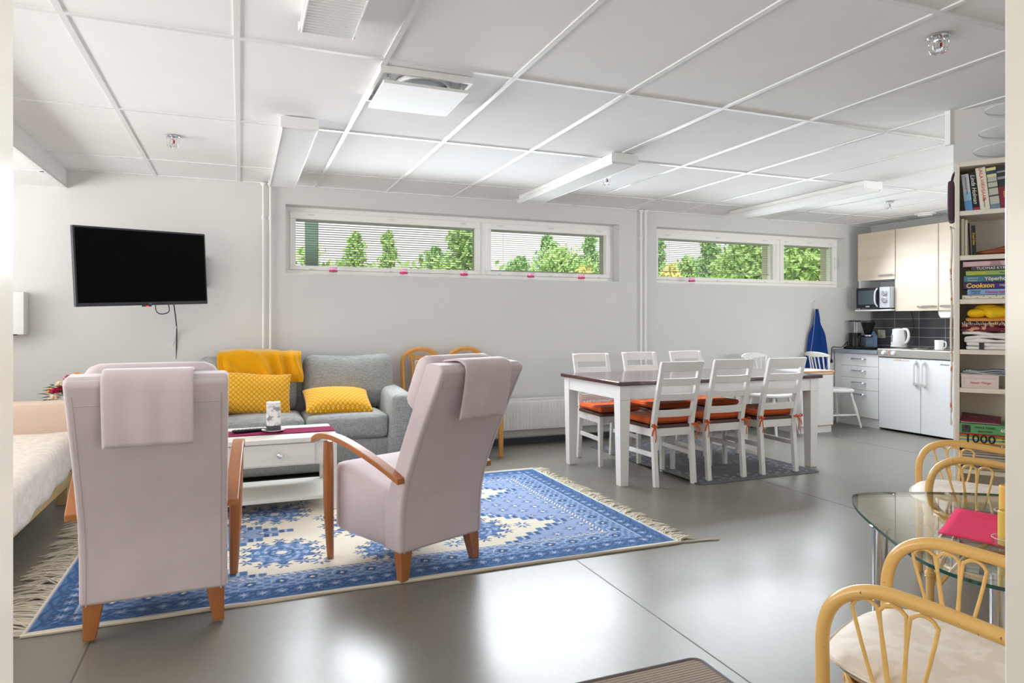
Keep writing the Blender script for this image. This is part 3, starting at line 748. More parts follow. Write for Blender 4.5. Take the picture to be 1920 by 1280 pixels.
# ------------------------------------------------------------------ armchairs
def armchair(loc, rz, label):
    t = thing('armchair', label, 'armchair', loc, rz, 'mauve high-backed armchairs')
    w = .243
    # tall wedge-shaped back, its rear face swept backwards
    rear = catmull([(0, -.02, .125), (0, -.035, .36), (0, -.12, .58), (0, -.305, .935)], 6)
    front = catmull([(0, -.195, .965), (0, -.02, .60), (0, .07, .40), (0, .10, .33), (0, .10, .125)], 6)
    prof = [(p.y, p.z) for p in rear]+[(-.285, .958)]+[(p.y, p.z) for p in front]
    m = MB(); m.prism(prof, 'x', -w, w)
    m.build('backrest', M['upholstery'], t, bevel=.022, seg=4)
    m = MB()
    for s in (-1, 1): m.tube([(s*(w-.023), p.y+.0005, p.z) for p in rear[:-1]], .0028, 6)
    m.tube([(-w+.023, -.2665, .862), (w-.023, -.2665, .862)], .002, 5)
    m.build('piping', M['seam'], t)
    m = MB(); m.rbox((0, .30, .27), (2*w-.01, .45, .29), .035, 8, (0, .0, .012))
    def st(v): return V(v.x, v.y, v.z+(.05*(v.y-.3)/.25 if v.z > .3 else 0))
    m.move(st); m.build('seat', M['upholstery'], t)
    m = MB(); m.rbox((0, 0, 0), (.43, .13, .26), .058, 8, (0, .012, 0), Matrix.Translation((0, -.088, .866)) @ Matrix.Rotation(.447, 4, 'X'))
    m.build('head_cushion', M['upholstery'], t)
    # cloth flap that hangs over the back and holds the head cushion
    path = catmull([(0, -.165, .967), (0, -.245, .977), (0, -.297, .967), (0, -.318, .935), (0, -.300, .83), (0, -.272, .725)], 6)
    nn = len(path)
    def flap(u, v):
        k = v*(nn-1); i = min(int(k), nn-2); p = path[i].lerp(path[i+1], k-i)
        wob = .006*math.sin(u*17)*max(0, v-.4)
        return V(-.134+.268*u, p.y-.006-wob-.012*max(0, v-.55), p.z)
    m = MB(); m.grid(26, 24, flap); m.build('head_flap', M['upholstery'], t, solid=.009)
    for s in (-1, 1):
        m = MB()    # rear leg, tapered
        x, y = s*.2, .0
        m.hexa([(x-.02+s*.012, -.016, 0), (x+.02+s*.012, -.016, 0), (x+.02+s*.012, .02, 0), (x-.02+s*.012, .02, 0)], [(x-.032, -.012, .13), (x+.032, -.012, .13), (x+.032, .045, .13), (x-.032, .045, .13)])
        m.build('leg', M['cherry'], t, bevel=.004)
        m = MB()    # front leg rises past the seat to carry the armrest
        x = s*.280
        pts = [(x-s*.004, .49, 0), (x, .495, .15), (x+s*.004, .495, .3), (x+s*.008, .49, .47), (x+s*.012, .485, .565)]
        m.tube(catmull(pts, 4), [.019+.012*math.sin(PI*min(1, i/16)*.8) for i in range(17)], 10, flat=.8)
        m.build('leg', M['cherry'], t)
        m = MB()
        for z in (.2, .29): m.lathe([(.007, 0), (.007, .005)], c=(x+s*.024, .495, z), axis=(s, 0, 0), seg=8)
        m.build('screw_cap', M['cherry'], t)
        c = catmull([(0, .585, .565), (0, .53, .588), (0, .42, .590), (0, .28, .562), (0, .10, .508), (0, -.05, .452)], 6)
        m = MB(); k = len(c); top = [(p.y, p.z+.013) for p in c]; bot = [(p.y, p.z-.013) for p in c][::-1]
        m.prism(top+bot, 'x', x-.024, x+.024); m.move(lambda v, s=s: V(v.x+s*.075*(v.y-.27), v.y, v.z))
        m.build('armrest', M['cherry'], t, bevel=.007, seg=3)
    return t
armchair((-.29, 2.815, .0085), .03, 'mauve velour armchair seen from behind, next to the daybed')
armchair((.855, 3.023, .0085), .423, 'mauve velour armchair standing apart on the rug, turned toward the TV')

# oak chairs beside the sofa
def oak_chair(x, label):
    t = thing('wooden_chair', label, 'chair', (x, 5.44, 0), 0, 'oak chairs with arched backs by the wall')
    yb = .36
    # arched back frame with oval cutout, built as an outline ring
    R = .165
    m = MB()
    arch = [(-R, 0, .42), (-R, .01, .62), (-R, .03, .80)]+[(-R*math.cos(a), .035, .80+.115*math.sin(a)) for a in [PI*k/14 for k in range(1, 14)]]+[(R, .03, .80), (R, .01, .62), (R, 0, .42)]
    m.tube([(x_, yb-.03+y_, z_) for x_, y_, z_ in arch], .018, 10, flat=1.1)
    m.build('back_frame', M['oak'], t)
    m = MB()
    oval = [(.075*math.cos(a), .872+.02*math.sin(a)) for a in [2*PI*k/24 for k in range(24)]]
    outer = []
    for k in range(24):
        a = 2*PI*k/24
        outer.append((.125*math.cos(a), .868+.045*math.sin(a)))
    vo = []; 
    for y in (yb-.008, yb+.014):
        vo.append(([m.bm.verts.new((p[0], y, p[1])) for p in outer], [m.bm.verts.new((p[0], y, p[1])) for p in oval]))
    for (o_, i_) in vo:
        for k in range(24): m.bm.faces.new([o_[k], o_[(k+1) % 24], i_[(k+1) % 24], i_[k]])
    for q in (0, 1):
        for k in range(24): m.bm.faces.new([vo[0][q][k], vo[0][q][(k+1) % 24], vo[1][q][(k+1) % 24], vo[1][q][k]])
    m.build('crest_rail', M['oak'], t)
    for s in (-1, 1):
        MB().tube(catmull([(s*.085, yb-.0, .84), (s*.075, yb-.01, .70), (s*.085, yb-.03, .45)], 5), .014, 8).build('back_slat', M['oak'], t)
    MB().rbox((0, yb-.012, .655), (.125, .03, .33), .014, 5).build('back_pad', M['floral'], t)
    MB().rbox((0, .13, .435), (.40, .42, .05), .022, 6, (0, 0, .012)).build('seat_pad', M['floral'], t)
    m = MB(); m.box(-.19, .19, -.06, -.04, .35, .41); m.box(-.19, .19, .31, .33, .35, .41); m.box(-.19, -.17, -.05, .33, .35, .41); m.box(.17, .19, -.05, .33, .35, .41)
    m.build('seat_frame', M['oak'], t, bevel=.003)
    for s in (-1, 1):
        MB().hexa([(s*.18-.016, -.07, 0), (s*.18+.016, -.07, 0), (s*.18+.016, -.04, 0), (s*.18-.016, -.04, 0)], [(s*.18-.022, -.07, .41), (s*.18+.022, -.07, .41), (s*.18+.022, -.03, .41), (s*.18-.022, -.03, .41)]).build('leg', M['oak'], t, bevel=.003)
        MB().hexa([(s*.165-.016, .355, 0), (s*.165+.016, .355, 0), (s*.165+.016, .385, 0), (s*.165-.016, .385, 0)], [(s*.165-.018, .32, .43), (s*.165+.018, .32, .43), (s*.165+.018, .35, .43), (s*.165-.018, .35, .43)]).build('leg', M['oak'], t, bevel=.003)
    return t
oak_chair(1.465, 'oak chair with floral pad right beside the sofa armrest')
oak_chair(1.875, 'oak chair with floral pad between its twin and the radiator')

# ------------------------------------------------------------------ daybed, bouquet
t = thing('daybed', 'daybed with a shiny cream spread and peach backrest beside the armchair', 'daybed', (-1.4, 4.06, 0))
m = MB(); m.rbox((0, 0, .33), (.96, 2.02, .25), .05, 12, (0, 0, .02))
def crump(v):
    return V(v.x+(.01*math.sin(v.y*13) if abs(v.x) > .4 and v.z < .4 else 0)-(.05*v.y if v.x > .3 else 0), v.y, v.z+.006*math.sin(v.x*9+v.y*6)*math.sin(v.y*5)*(v.z > .4))
m.move(crump); m.build('mattress', M['cream_sheet'], t)
MB().rbox((0, 1.08, .375), (1.0, .16, .53), .04, 8).build('backrest', M['cream_back'], t)
m = MB(); m.box(-.44, .40, -.98, 1.0, .12, .20); m.build('base_board', M['pine'], t, bevel=.004)
for x in (-.4, .36):
    for y in (-.9, .95): MB().box(x-.03, x+.03, y-.03, y+.03, 0, .12).build('leg', M['pine'], t, bevel=.003)
t = thing('plant_stand', 'small wooden stand behind the daybed carrying the flowers', 'stand', (-1.09, 5.52, 0))
MB().lathe([(.17, 0), (.17, .02)], c=(0, 0, .43), seg=28).build('tray', M['pine'], t)
for k in range(3):
    a = 2*PI*k/3; MB().tube([(.13*math.cos(a), .13*math.sin(a), 0), (.09*math.cos(a), .09*math.sin(a), .43)], .014, 8).build('leg', M['pine'], t)
t = thing('bouquet', 'bunch of crimson and peach flowers showing above the daybed backrest', 'flowers', (-1.09, 5.52, .4505))
MB().lathe([(.05, 0), (.06, .02), (.065, .10), (.05, .14), (.054, .15)], seg=20, cap=False).build('vase', mat('white_vase', (230, 228, 224), .2), t)
fl = {'crimson': mat('crimson_petal', (176, 26, 74), .6), 'peach': mat('peach_petal', (240, 180, 104), .6), 'cream': mat('cream_petal', (244, 226, 200), .6)}
for k in range(13):
    a = rng.uniform(0, 2*PI); r = .03+.09*rng.uniform(0, 1)**.6; h = .30-.9*r+rng.uniform(-.03, .04)
    if k % 3 == 1: h += .05
    c = V(r*math.cos(a), r*math.sin(a), h)
    m = MB()
    for ring, (cnt, rad, up) in enumerate(((6, .034, -.002), (5, .022, .010), (3, .010, .018))):
        for q in range(cnt):
            b_ = 2*PI*q/cnt+ring*.4
            d = V(math.cos(b_), math.sin(b_), .35+ring*.4).normalized()
            m.rbox((0, 0, 0), (.026, .022, .008), .0038, 3, (0, 0, .002), Matrix.Translation(c+V(math.cos(b_)*rad*.7, math.sin(b_)*rad*.7, up)) @ d.to_track_quat('X', 'Z').to_matrix().to_4x4())
    m.build('flower', fl[('crimson', 'peach', 'cream', 'crimson')[k % 4]], t)
m = MB()
for k in range(40):
    a = rng.uniform(0, 2*PI); r = .05+.09*rng.uniform(0, 1); h = .16+rng.uniform(0, .1)
    c = V(r*math.cos(a), r*math.sin(a), h); d = V(math.cos(a), math.sin(a), rng.uniform(-.2, .6)).normalized()
    q = Matrix.Translation(c) @ d.to_track_quat('X', 'Z').to_matrix().to_4x4()
    vs = [m.bm.verts.new(q @ V(*p)) for p in ((0, 0, 0), (.03, .016, .004), (.075, 0, -.006), (.03, -.016, .004))]
    m.bm.faces.new(vs)
for k in range(9):
    a = 2*PI*k/9; m.tube([(0, 0, .03), (.03*math.cos(a), .03*math.sin(a), .15), (.08*math.cos(a), .08*math.sin(a), .24)], .0025, 5)
m.build('leaves', mat('bouquet_leaf', (50, 92, 44), .5), t)

# ------------------------------------------------------------------ blue rug
RX0, RX1, RY0, RY1 = -.74, 2.115, 2.935, 4.845
Lx, Ly = RX1-RX0, RY1-RY0
nx, ny = 430, 290
gx, gy = np.meshgrid(np.linspace(0, Lx, nx), np.linspace(0, Ly, ny), indexing='ij')
cx, cy = Lx/2, Ly/2
px, py = gx-cx, gy-cy
dE = np.minimum(np.minimum(gx, Lx-gx), np.minimum(gy, Ly-gy))             # distance from the nearest edge
nearY = np.minimum(gy, Ly-gy) < np.minimum(gx, Lx-gx)
al = np.where(nearY, px, py)                                               # coordinate along the edge
c_cream, c_dark, c_mid, c_peri, c_light = [np.array(lin(*q)) for q in ((222, 214, 196), (42, 82, 130), (72, 114, 162), (140, 158, 194), (174, 187, 206))]
col = np.empty((nx, ny, 3)); col[:] = c_peri
def put(mask, c): col[mask] = c
def flower(ax, ay, r, pet=6, ph=0.): 
    rr = np.hypot(ax, ay); th = np.arctan2(ay, ax)
    return rr < r*(.62+.38*np.cos(pet*th+ph)), rr < r*.3
rep = lambda a, p, o=0.: (np.mod(a+o+p/2, p)-p/2)
# field: rows of little blossoms
sx, sy = .105, .12
row = np.floor((px+10*sx)/sx); fa = rep(px, sx, -sx/2+10*sx); fb = rep(py+.5*sy*np.mod(row, 2), sy)
k1, k2 = flower(fa, fb, .040); put(k1, c_mid); put(k2, c_cream)
# cream ground with two stepped points at either end
tooth = np.abs(rep(py, .76, .38))/.38                                     # 0 at a tooth's tip, 1 between teeth
step = np.floor(tooth*7+.5)/7
ax_ = np.abs(px)
lim = .98-.56*step
edge = ax_-lim
inner = (dE > .30)
put(inner & (edge < .085), c_peri); put(inner & (edge < .07), c_dark); put(inner & (edge < .045), c_light); put(inner & (edge < .03), c_mid)
cream = inner & (edge < 0); put(cream, c_cream)
# rosettes on the cream ground
for (mx_, my_, r) in ((0, 0, .27), (-.5, .36, .21), (.5, .36, .21), (-.5, -.36, .21), (.5, -.36, .21), (0, .5, .16), (0, -.5, .16)):
    ddx, ddy = px-mx_, py-my_; rr = np.hypot(ddx, ddy); th = np.arctan2(ddy, ddx)
    put(cream & (rr < r*(.74+.07*np.cos(12*th))), c_mid)
    put(cream & (rr < r*.66) & (np.sin(th*8+rr*60)*np.sin(rr*95) > .1), c_peri)
    put(cream & (rr < r*.62) & (np.sin(th*6)*np.sin(rr*120+2) > .72), c_light)
    put(cream & (rr < r*.30) & (rr > r*.24), c_dark); put(cream & (rr < r*.12), c_cream)
    for q in range(12):
        a = 2*PI*q/12; fx, fy = mx_+r*.88*math.cos(a), my_+r*.88*math.sin(a)
        k1, k2 = flower(px-fx, py-fy, r*.2, 6, 0.); put(cream & k1, c_dark); put(cream & k2, c_peri)
for (mx_, my_) in ((.25, .18), (-.25, .18), (.25, -.18), (-.25, -.18), (.78, .38), (-.78, .38), (.78, -.38), (-.78, -.38), (.33, .55), (-.33, .55), (.33, -.55), (-.33, -.55)):
    k1, k2 = flower(px-mx_, py-my_, .055, 8); put(cream & k1, c_mid); put(cream & k2, c_cream)
# border bands from the inside out
put(dE < .30, c_peri)
dash = (dE < .295) & (dE > .275); put(dash, c_mid); put(dash & (np.mod(al*28+dE*40, 1) < .5), c_cream)
b2 = (dE < .27) & (dE > .145); put(b2, c_peri*.8+c_mid*.2)
la, lb = rep(al, .13), dE-.21
put(b2 & (np.sin(al*95)*np.sin(dE*150) > .15), c_mid)
rr = np.hypot(la, lb); put(b2 & (rr < .048) & (rr > .040) & (lb > -.004), c_light); put(b2 & (rr < .026), c_dark); put(b2 & (rr < .009), c_cream)
b1 = (dE < .14) & (dE > .052); put(b1, c_dark)
sa_, sb_ = rep(al, .075), dE-.098
k1, k2 = flower(sa_, sb_, .026, 8); put(b1 & (np.sin(al*140)*np.sin(dE*170) > .35), c_mid); put(b1 & k1, c_peri); put(b1 & k2, c_light)
put((dE < .145) & (dE > .139), c_light)
b0 = (dE < .052) & (dE > .014); put(b0, c_mid); put(b0 & (np.abs(dE-.033-.012*np.sin(al*42)) < .008), c_dark)
put((dE <= .02) & nearY, c_cream); put((dE <= .012), c_cream)
col *= (1+.10*(rng.random((nx, ny, 1))-.5))
wob = .004*np.sin(gx*5.1)+.003*np.sin(gx*13)
X = RX0+gx; Y = RY0+gy+wob*(np.abs(py)/cy)
Z = np.full_like(X, .008)
verts = np.stack([X, Y, Z], -1).reshape(-1, 3)
idx = np.arange(nx*ny).reshape(nx, ny)
fc = np.stack([idx[:-1, :-1], idx[1:, :-1], idx[1:, 1:], idx[:-1, 1:]], -1).reshape(-1, 4)
bor = np.concatenate([idx[:, 0], idx[-1, 1:], idx[-2::-1, -1], idx[0, -2:0:-1]])
low = verts[bor].copy(); low[:, 2] = .0004
nb = len(bor); lowi = nx*ny+np.arange(nb)
sk = np.stack([np.roll(bor, -1), bor, lowi, np.roll(lowi, -1)], -1)
allv = np.concatenate([verts, low]); allf = np.concatenate([fc, sk])
me = bpy.data.meshes.new('rug'); me.from_pydata(allv.tolist(), [], allf.tolist()); me.update()
ca = me.color_attributes.new('pattern', 'FLOAT_COLOR', 'POINT')
cc = np.ones((len(allv), 4), np.float32); cc[:nx*ny, :3] = col.reshape(-1, 3); cc[nx*ny:, :3] = c_cream
ca.data.foreach_set('color', cc.ravel())
me.materials.append(attr_mat('rug_pile'))
rug = bpy.data.objects.new('rug', me); C.objects.link(rug)
tag(rug, 'blue and cream oriental rug with fringed ends under the armchairs', 'rug')
fr_m = mat('cotton_fringe', (222, 214, 198), .95, spec=.1)
for s in (-1, 1):
    m = MB(); x0 = RX0 if s < 0 else RX1
    k = 0; y = RY0+.008; drift = 0.
    while y < RY1-.004:
        drift = .75*drift+rng.normal(0, .35)*.6
        L = rng.uniform(.075, .125)*(1.5 if s < 0 else 1.); a = drift*.9+rng.normal(0, .18)
        pts = []
        for q in range(5):
            f = q/4; pts.append((x0+s*L*f*math.cos(a), y+L*f*math.sin(a)+.006*math.sin(f*6+k), .006+.007*math.sin(f*PI)*rng.uniform(.2, 1.6)-.0025*f))
        m.tube(pts, [.0032, .0034, .003, .0034, .0016], 4)
        y += rng.uniform(.0045, .0085)*(1.45 if s < 0 else 1.1)*(2.2 if k % 7 == 0 else 1); k += 1
    if s > 0: m.tube(catmull([(x0, RY0+.004, .006), (x0+.06, RY0-.01, .006), (x0+.16, RY0-.02, .005), (x0+.22, RY0-.035, .004)], 4), [.005]*8+[.006]*3+[.008, .002], 6)
    o = m.build('fringe', fr_m, rug); o['kind'] = 'stuff'
m = MB(); m.tube([(RX0+.0+Lx*i/60, RY0+.004*math.sin(Lx*i/60*5.1)*-1, .007) for i in range(61)], .0075, 6)
m.build('selvedge', fr_m, rug)
MB().tube([(RX0+Lx*i/60, RY1+.004*math.sin(Lx*i/60*5.1), .007) for i in range(61)], .0075, 6).build('selvedge', fr_m, rug)

# ------------------------------------------------------------------ dining set
t = thing('dining_table', 'long white dining table with a dark brown top in the middle of the room', 'dining table', (3.35, 4.52, 0))
DZ = .732
m = MB(); m.box(-.93, .93, -.46, .46, DZ-.028, DZ); m.build('tabletop', M['tabletop'], t, bevel=.007, seg=3)
for sx in (-1, 1):
    for sy in (-1, 1):
        x, y = sx*.865, sy*.395
        m = MB()
        def sq(h, z): return [(x-h+sx*(.038-h)*.0, y-h, z), (x+h, y-h, z), (x+h, y+h, z), (x-h, y+h, z)]
        m.hexa(sq(.031, 0), sq(.042, .60)); m.box(x-.042, x+.042, y-.042, y+.042, .6005, DZ-.028)
        m.build('leg', M['chair_white'], t, bevel=.003)
for s in (-1, 1):
    MB().box(-.823, .823, s*.42-.011, s*.42+.011, DZ-.125, DZ-.028).build('apron', M['chair_white'], t, bevel=.002)
    MB().box(s*.89-.011, s*.89+.011, -.353, .353, DZ-.125, DZ-.028).build('apron', M['chair_white'], t, bevel=.002)

def cc_(z):       # how far the back leans behind the rear legs at height z
    return -.004-.115*max(0, (z-.42)/.45)**1.15
dch0 = thing('dining_chair', '', 'dining chair', (0, 0, 0))
t = dch0
for s in (-1, 1):
    zs = [0, .12, .25, .36, .42, .50, .58, .66, .74, .80, .868]
    fr = [(.035*0+cc_(z)+(-.03*(1-z/.36) if z < .36 else 0), z) for z in zs]
    prof = [(a-.016+(.003 if z > .6 else 0), z) for a, z in fr]+[(a+.018-(.004 if z > .6 else 0), z) for a, z in fr[::-1]]
    MB().prism(prof, 'x', s*.157-.017, s*.157+.017).build('leg', M['chair_white'], t, bevel=.003)
    m = MB(); x = s*.175
    m.hexa([(x-.014, .366, 0), (x+.014, .366, 0), (x+.014, .396, 0), (x-.014, .396, 0)], [(x-.018, .362, .40), (x+.018, .362, .40), (x+.018, .400, .40), (x-.018, .400, .40)])
    m.build('leg', M['chair_white'], t, bevel=.003)
    m = MB(); m.hexa([(s*.157-.008, .01, .20), (s*.157+.008, .01, .20), (s*.157+.008, .01, .232), (s*.157-.008, .01, .232)], [(s*.173-.008, .37, .20), (s*.173+.008, .37, .20), (s*.173+.008, .37, .232), (s*.173-.008, .37, .232)])
    m.build('stretcher', M['chair_white'], t, bevel=.002)
    m = MB(); m.hexa([(s*.160-.01, .01, .345), (s*.160+.01, .01, .345), (s*.160+.01, .01, .402), (s*.160-.01, .01, .402)], [(s*.178-.01, .37, .345), (s*.178+.01, .37, .345), (s*.178+.01, .37, .402), (s*.178-.01, .37, .402)])
    m.build('apron', M['chair_white'], t, bevel=.002)
MB().box(-.142, .142, -.006, .012, .345, .402).build('apron', M['chair_white'], t, bevel=.002)
MB().box(-.16, .16, .366, .386, .345, .402).build('apron', M['chair_white'], t, bevel=.002)
m = MB(); m.prism([(-.14, -.01), (.14, -.01), (.14, .02), (.185, .02), (.198, .405), (.18, .42), (-.18, .42), (-.198, .405), (-.185, .02), (-.14, .02)], 'z', .4025, .424)
m.build('seat', M['seat_brown'], t, bevel=.005)
for k, (za, zb) in enumerate(((.805, .875), (.706, .757), (.60, .648), (.482, .534))):
    m = MB(); N = 10
    wd = .175 if k == 0 else .145
    ring = []
    for i in range(N+1):
        x = -wd+2*wd*i/N; b_ = -.018*(1-(x/wd)**2)
        ya = cc_(za)+b_-.002; yb_ = cc_(zb)+b_-.002
        ring.append([m.bm.verts.new(p) for p in ((x, ya-.009, za), (x, ya+.009, za), (x, yb_+.009, zb), (x, yb_-.009, zb))])
    for i in range(N):
        for q in range(4): m.bm.faces.new([ring[i][q], ring[i][(q+1) % 4], ring[i+1][(q+1) % 4], ring[i+1][q]])
    m.bm.faces.new(ring[0][::-1]); m.bm.faces.new(ring[-1])
    m.build('top_rail' if k == 0 else 'back_slat', M['chair_white'], t, bevel=.003)
# tied seat cushion, tufted
cu0 = thing('seat_cushion', '', 'cushion', (0, 0, 0))
t = cu0
def cush(sg):
    def f(u, v):
        x, y = -.185+.37*u, .015+.385*v
        ex = min(u, 1-u, v, 1-v); k = min(1, ex/.10); k = (1-(1-k)**2)**.5
        tuft = 0.
        for i in (.25, .5, .75):
            for j in (.25, .5, .75): tuft += math.exp(-((u-i)**2+(v-j)**2)/.004)
        th = .024*k*(1-.38*tuft)+.0015*math.sin(u*60)*k
        return V(x*(1-.03*math.sin(v*PI)), y, .450+sg*th)
    return f
m = MB(); m.grid(33, 33, cush(1)); m.grid(33, 33, cush(-1))
bmesh.ops.remove_doubles(m.bm, verts=m.bm.verts[:], dist=.0008)
m.build('pad', M['orange'], t)
for s in (-1, 1):
    m = MB()
    m.tube(catmull([(s*.16, .03, .445), (s*.172, -.02, .43), (s*.163, -.042, .42), (s*.14, -.03, .425)], 5), .006, 6)
    m.tube(catmull([(s*.165, -.04, .42), (s*.185, -.055, .44), (s*.205, -.05, .425), (s*.165, -.042, .418)], 5), .0055, 6, flat=.6)
    m.tube(catmull([(s*.165, -.042, .42), (s*.175, -.055, .39), (s*.168, -.052, .35), (s*.172, -.05, .315)], 5), .006, 6, flat=.6)
    m.tube(catmull([(s*.165, -.042, .42), (s*.19, -.05, .395), (s*.2, -.05, .36)], 5), .0055, 6, flat=.6)
    m.build('tie', M['orange'], t)
near = [(2.833, 4.025, 0, 'sofa end'), (3.29, 4.04, .006, 'middle one'), (3.79, 4.045, .006, 'kitchen end')]
far = [(2.825, 5.10, 0, 'sofa end'), (3.31, 5.09, .006, 'middle one'), (3.83, 5.12, .006, 'kitchen end')]
nrot = (.0, .0, -.02); frot = (PI-.01, PI+.02, PI+.03)
first = True
for side, lst, rots in (('camera', near, nrot), ('window', far, frot)):
    for (x, y, z, lb), rz in zip(lst, rots):
        sd = 'in the row away from the windows' if side == 'camera' else 'in the row under the windows'
        l1 = 'white slat-back dining chair %s, %s' % (sd, lb)
        l2 = 'orange tied cushion on the dining chair %s, %s' % (sd, lb)
        if first:
            c, u = dch0, cu0; c.location = u.location = (x, y, z); c.rotation_euler = u.rotation_euler = (0, 0, rz); c['label'] = l1; u['label'] = l2
            first = False
        else:
            c = dup(dch0, (x, y, z), rz, l1); u = dup(cu0, (x, y, z), rz, l2)
        c['group'] = 'white dining chairs around the table'; u['group'] = 'orange seat cushions on the dining chairs'

# grey mat under the dining table
nx, ny = 130, 150
u_, v_ = np.meshgrid(np.linspace(0, 1, nx), np.linspace(0, 1, ny), indexing='ij')
MX0, MX1, MY0, MY1 = 2.985, 4.13, 3.925, 5.55
mxx = MX0+(MX1-MX0)*u_; myy = MY0+(MY1-MY0)*v_
rad = .06
for (ax, ay) in ((0, 0), (1, 0), (0, 1), (1, 1)):      # rounded corners
    ccx = MX0+rad if ax == 0 else MX1-rad; ccy = MY0+rad if ay == 0 else MY1-rad
    qx, qy = (ccx-mxx if ax == 0 else mxx-ccx), (ccy-myy if ay == 0 else myy-ccy)
    rr = np.hypot(qx, qy); inside = (qx > 0) & (qy > 0) & (rr > 1e-6)
    k = np.where(inside, np.maximum(qx, qy)/np.maximum(rr, 1e-6), 1.)
    mxx = np.where(inside, ccx+(mxx-ccx)*k, mxx); myy = np.where(inside, ccy+(myy-ccy)*k, myy)
dE = np.minimum(np.minimum(mxx-MX0, MX1-mxx), np.minimum(myy-MY0, MY1-myy))
g1, g2, g3 = [np.array(lin(*q)) for q in ((74, 74, 80), (102, 104, 110), (146, 148, 152))]
col = np.empty((nx, ny, 3)); col[:] = g1
bw = (dE > .06) & (dE < .2)
col[bw & (np.sin(mxx*46+2*np.sin(myy*21))*np.sin(myy*46+2*np.sin(mxx*17)) > .35)] = g2
col[bw & (np.sin(mxx*61+3*np.sin(myy*13))*np.sin(myy*61) > .72)] = g3
cr = np.hypot((mxx-3.56)/1., (myy-4.75)/1.4)
col[(cr < .33) & (np.sin(np.arctan2(myy-4.75, mxx-3.56)*8+cr*30)*np.sin(cr*70) > .3)] = g2
col[dE < .018] = np.array(lin(92, 92, 96))
col *= (1+.12*(rng.random((nx, ny, 1))-.5))
mz = .0045+.0*mxx
curl = np.clip((MX0+.10-mxx)/.10, 0, 1)*np.clip((4.9-myy)/.5, 0, 1)*np.clip((myy-MY0)/.1, 0, 1)
mz = mz+.016*curl**1.5
verts = np.stack([mxx, myy, mz], -1).reshape(-1, 3); idx = np.arange(nx*ny).reshape(nx, ny)
fc = np.stack([idx[:-1, :-1], idx[1:, :-1], idx[1:, 1:], idx[:-1, 1:]], -1).reshape(-1, 4)
me = bpy.data.meshes.new('floor_mat'); me.from_pydata(verts.tolist(), [], fc.tolist()); me.update()
ca = me.color_attributes.new('pattern', 'FLOAT_COLOR', 'POINT'); cc = np.ones((nx*ny, 4), np.float32); cc[:, :3] = col.reshape(-1, 3); ca.data.foreach_set('color', cc.ravel())
me.materials.append(attr_mat('grey_mat_pile'))
o = bpy.data.objects.new('dining_mat', me); C.objects.link(o)
q = o.modifiers.new('solid', 'SOLIDIFY'); q.thickness = .004; q.offset = -1
tag(o, 'dark grey patterned mat lying under the dining table', 'rug')

# white spindle-back chairs by the window wall
def spindle_chair(loc, rz, label):
    t = thing('spindle_chair', label, 'chair', loc, rz, 'old white spindle-back chairs')
    prof = []
    for k in range(28):
        a = 2*PI*k/28; c_, s_ = math.cos(a), math.sin(a)
        prof.append((.20*math.copysign(abs(c_)**.7, c_), .19*math.copysign(abs(s_)**.75, s_)+.0))
    MB().prism(prof, 'z', .385, .418).build('seat', M['chair_old'], t, bevel=.012, seg=3)
    for sx in (-1, 1):
        for sy in (-1, 1):
            a = V(sx*.13, sy*.12, .385); b_ = V(sx*.20, sy*.20, 0); d = b_-a; L = d.length
            MB().lathe([(.013, 0), (.015, .03), (.020, .05), (.013, .07), (.018, .13), (.021, .2), (.015, .26), (.019, .28), (.014, .30), (.011, L-.004)], c=a, axis=d, seg=12).build('leg', M['chair_old'], t)
    m = MB(); f = .62
    for s in (-1, 1): m.tube([(s*.175, -.17, .14), (s*.178, 0, .14), (s*.175, .17, .14)], [.009, .013, .009], 8)
    m.tube([(-.175, 0, .14), (0, 0, .14), (.175, 0, .14)], [.009, .013, .009], 8)
    m.build('stretcher', M['chair_old'], t)
    for k in range(7):
        x = -.165+.33*k/6; xt = x*1.12
        cy_ = -.155+.02*(abs(x)/.165)**2
        e = k in (0, 6)
        MB().tube([(x, cy_, .41), ((x+xt)/2, cy_-.035, .60), (xt, cy_-.075+.03*(abs(x)/.165)**2, .785)], [.012 if e else .008]*3, 8).build('spindle', M['chair_old'], t)
    m = MB(); N = 14; ring = []
    for i in range(N+1):
        x = -.215+.43*i/N; b_ = -.235+.045*(x/.215)**2
        top = .825-.03*(abs(x)/.215)**3; bot = .765+.012*(abs(x)/.215)
        ring.append([m.bm.verts.new(p) for p in ((x, b_-.01, bot), (x, b_+.012, bot), (x, b_+.004, top), (x, b_-.016, top))])
    for i in range(N):
        for q in range(4): m.bm.faces.new([ring[i][q], ring[i][(q+1) % 4], ring[i+1][(q+1) % 4], ring[i+1][q]])
    m.bm.faces.new(ring[0][::-1]); m.bm.faces.new(ring[-1])
    m.build('crest_rail', M['chair_old'], t, bevel=.005)
    return t
spindle_chair((5.08, 5.50, 0), -2.9, 'old white spindle chair with worn seat edge, seen above the dining table')
spindle_chair((6.10, 5.655, 0), -1.774, 'old white spindle chair behind the low cabinet, under the apron')

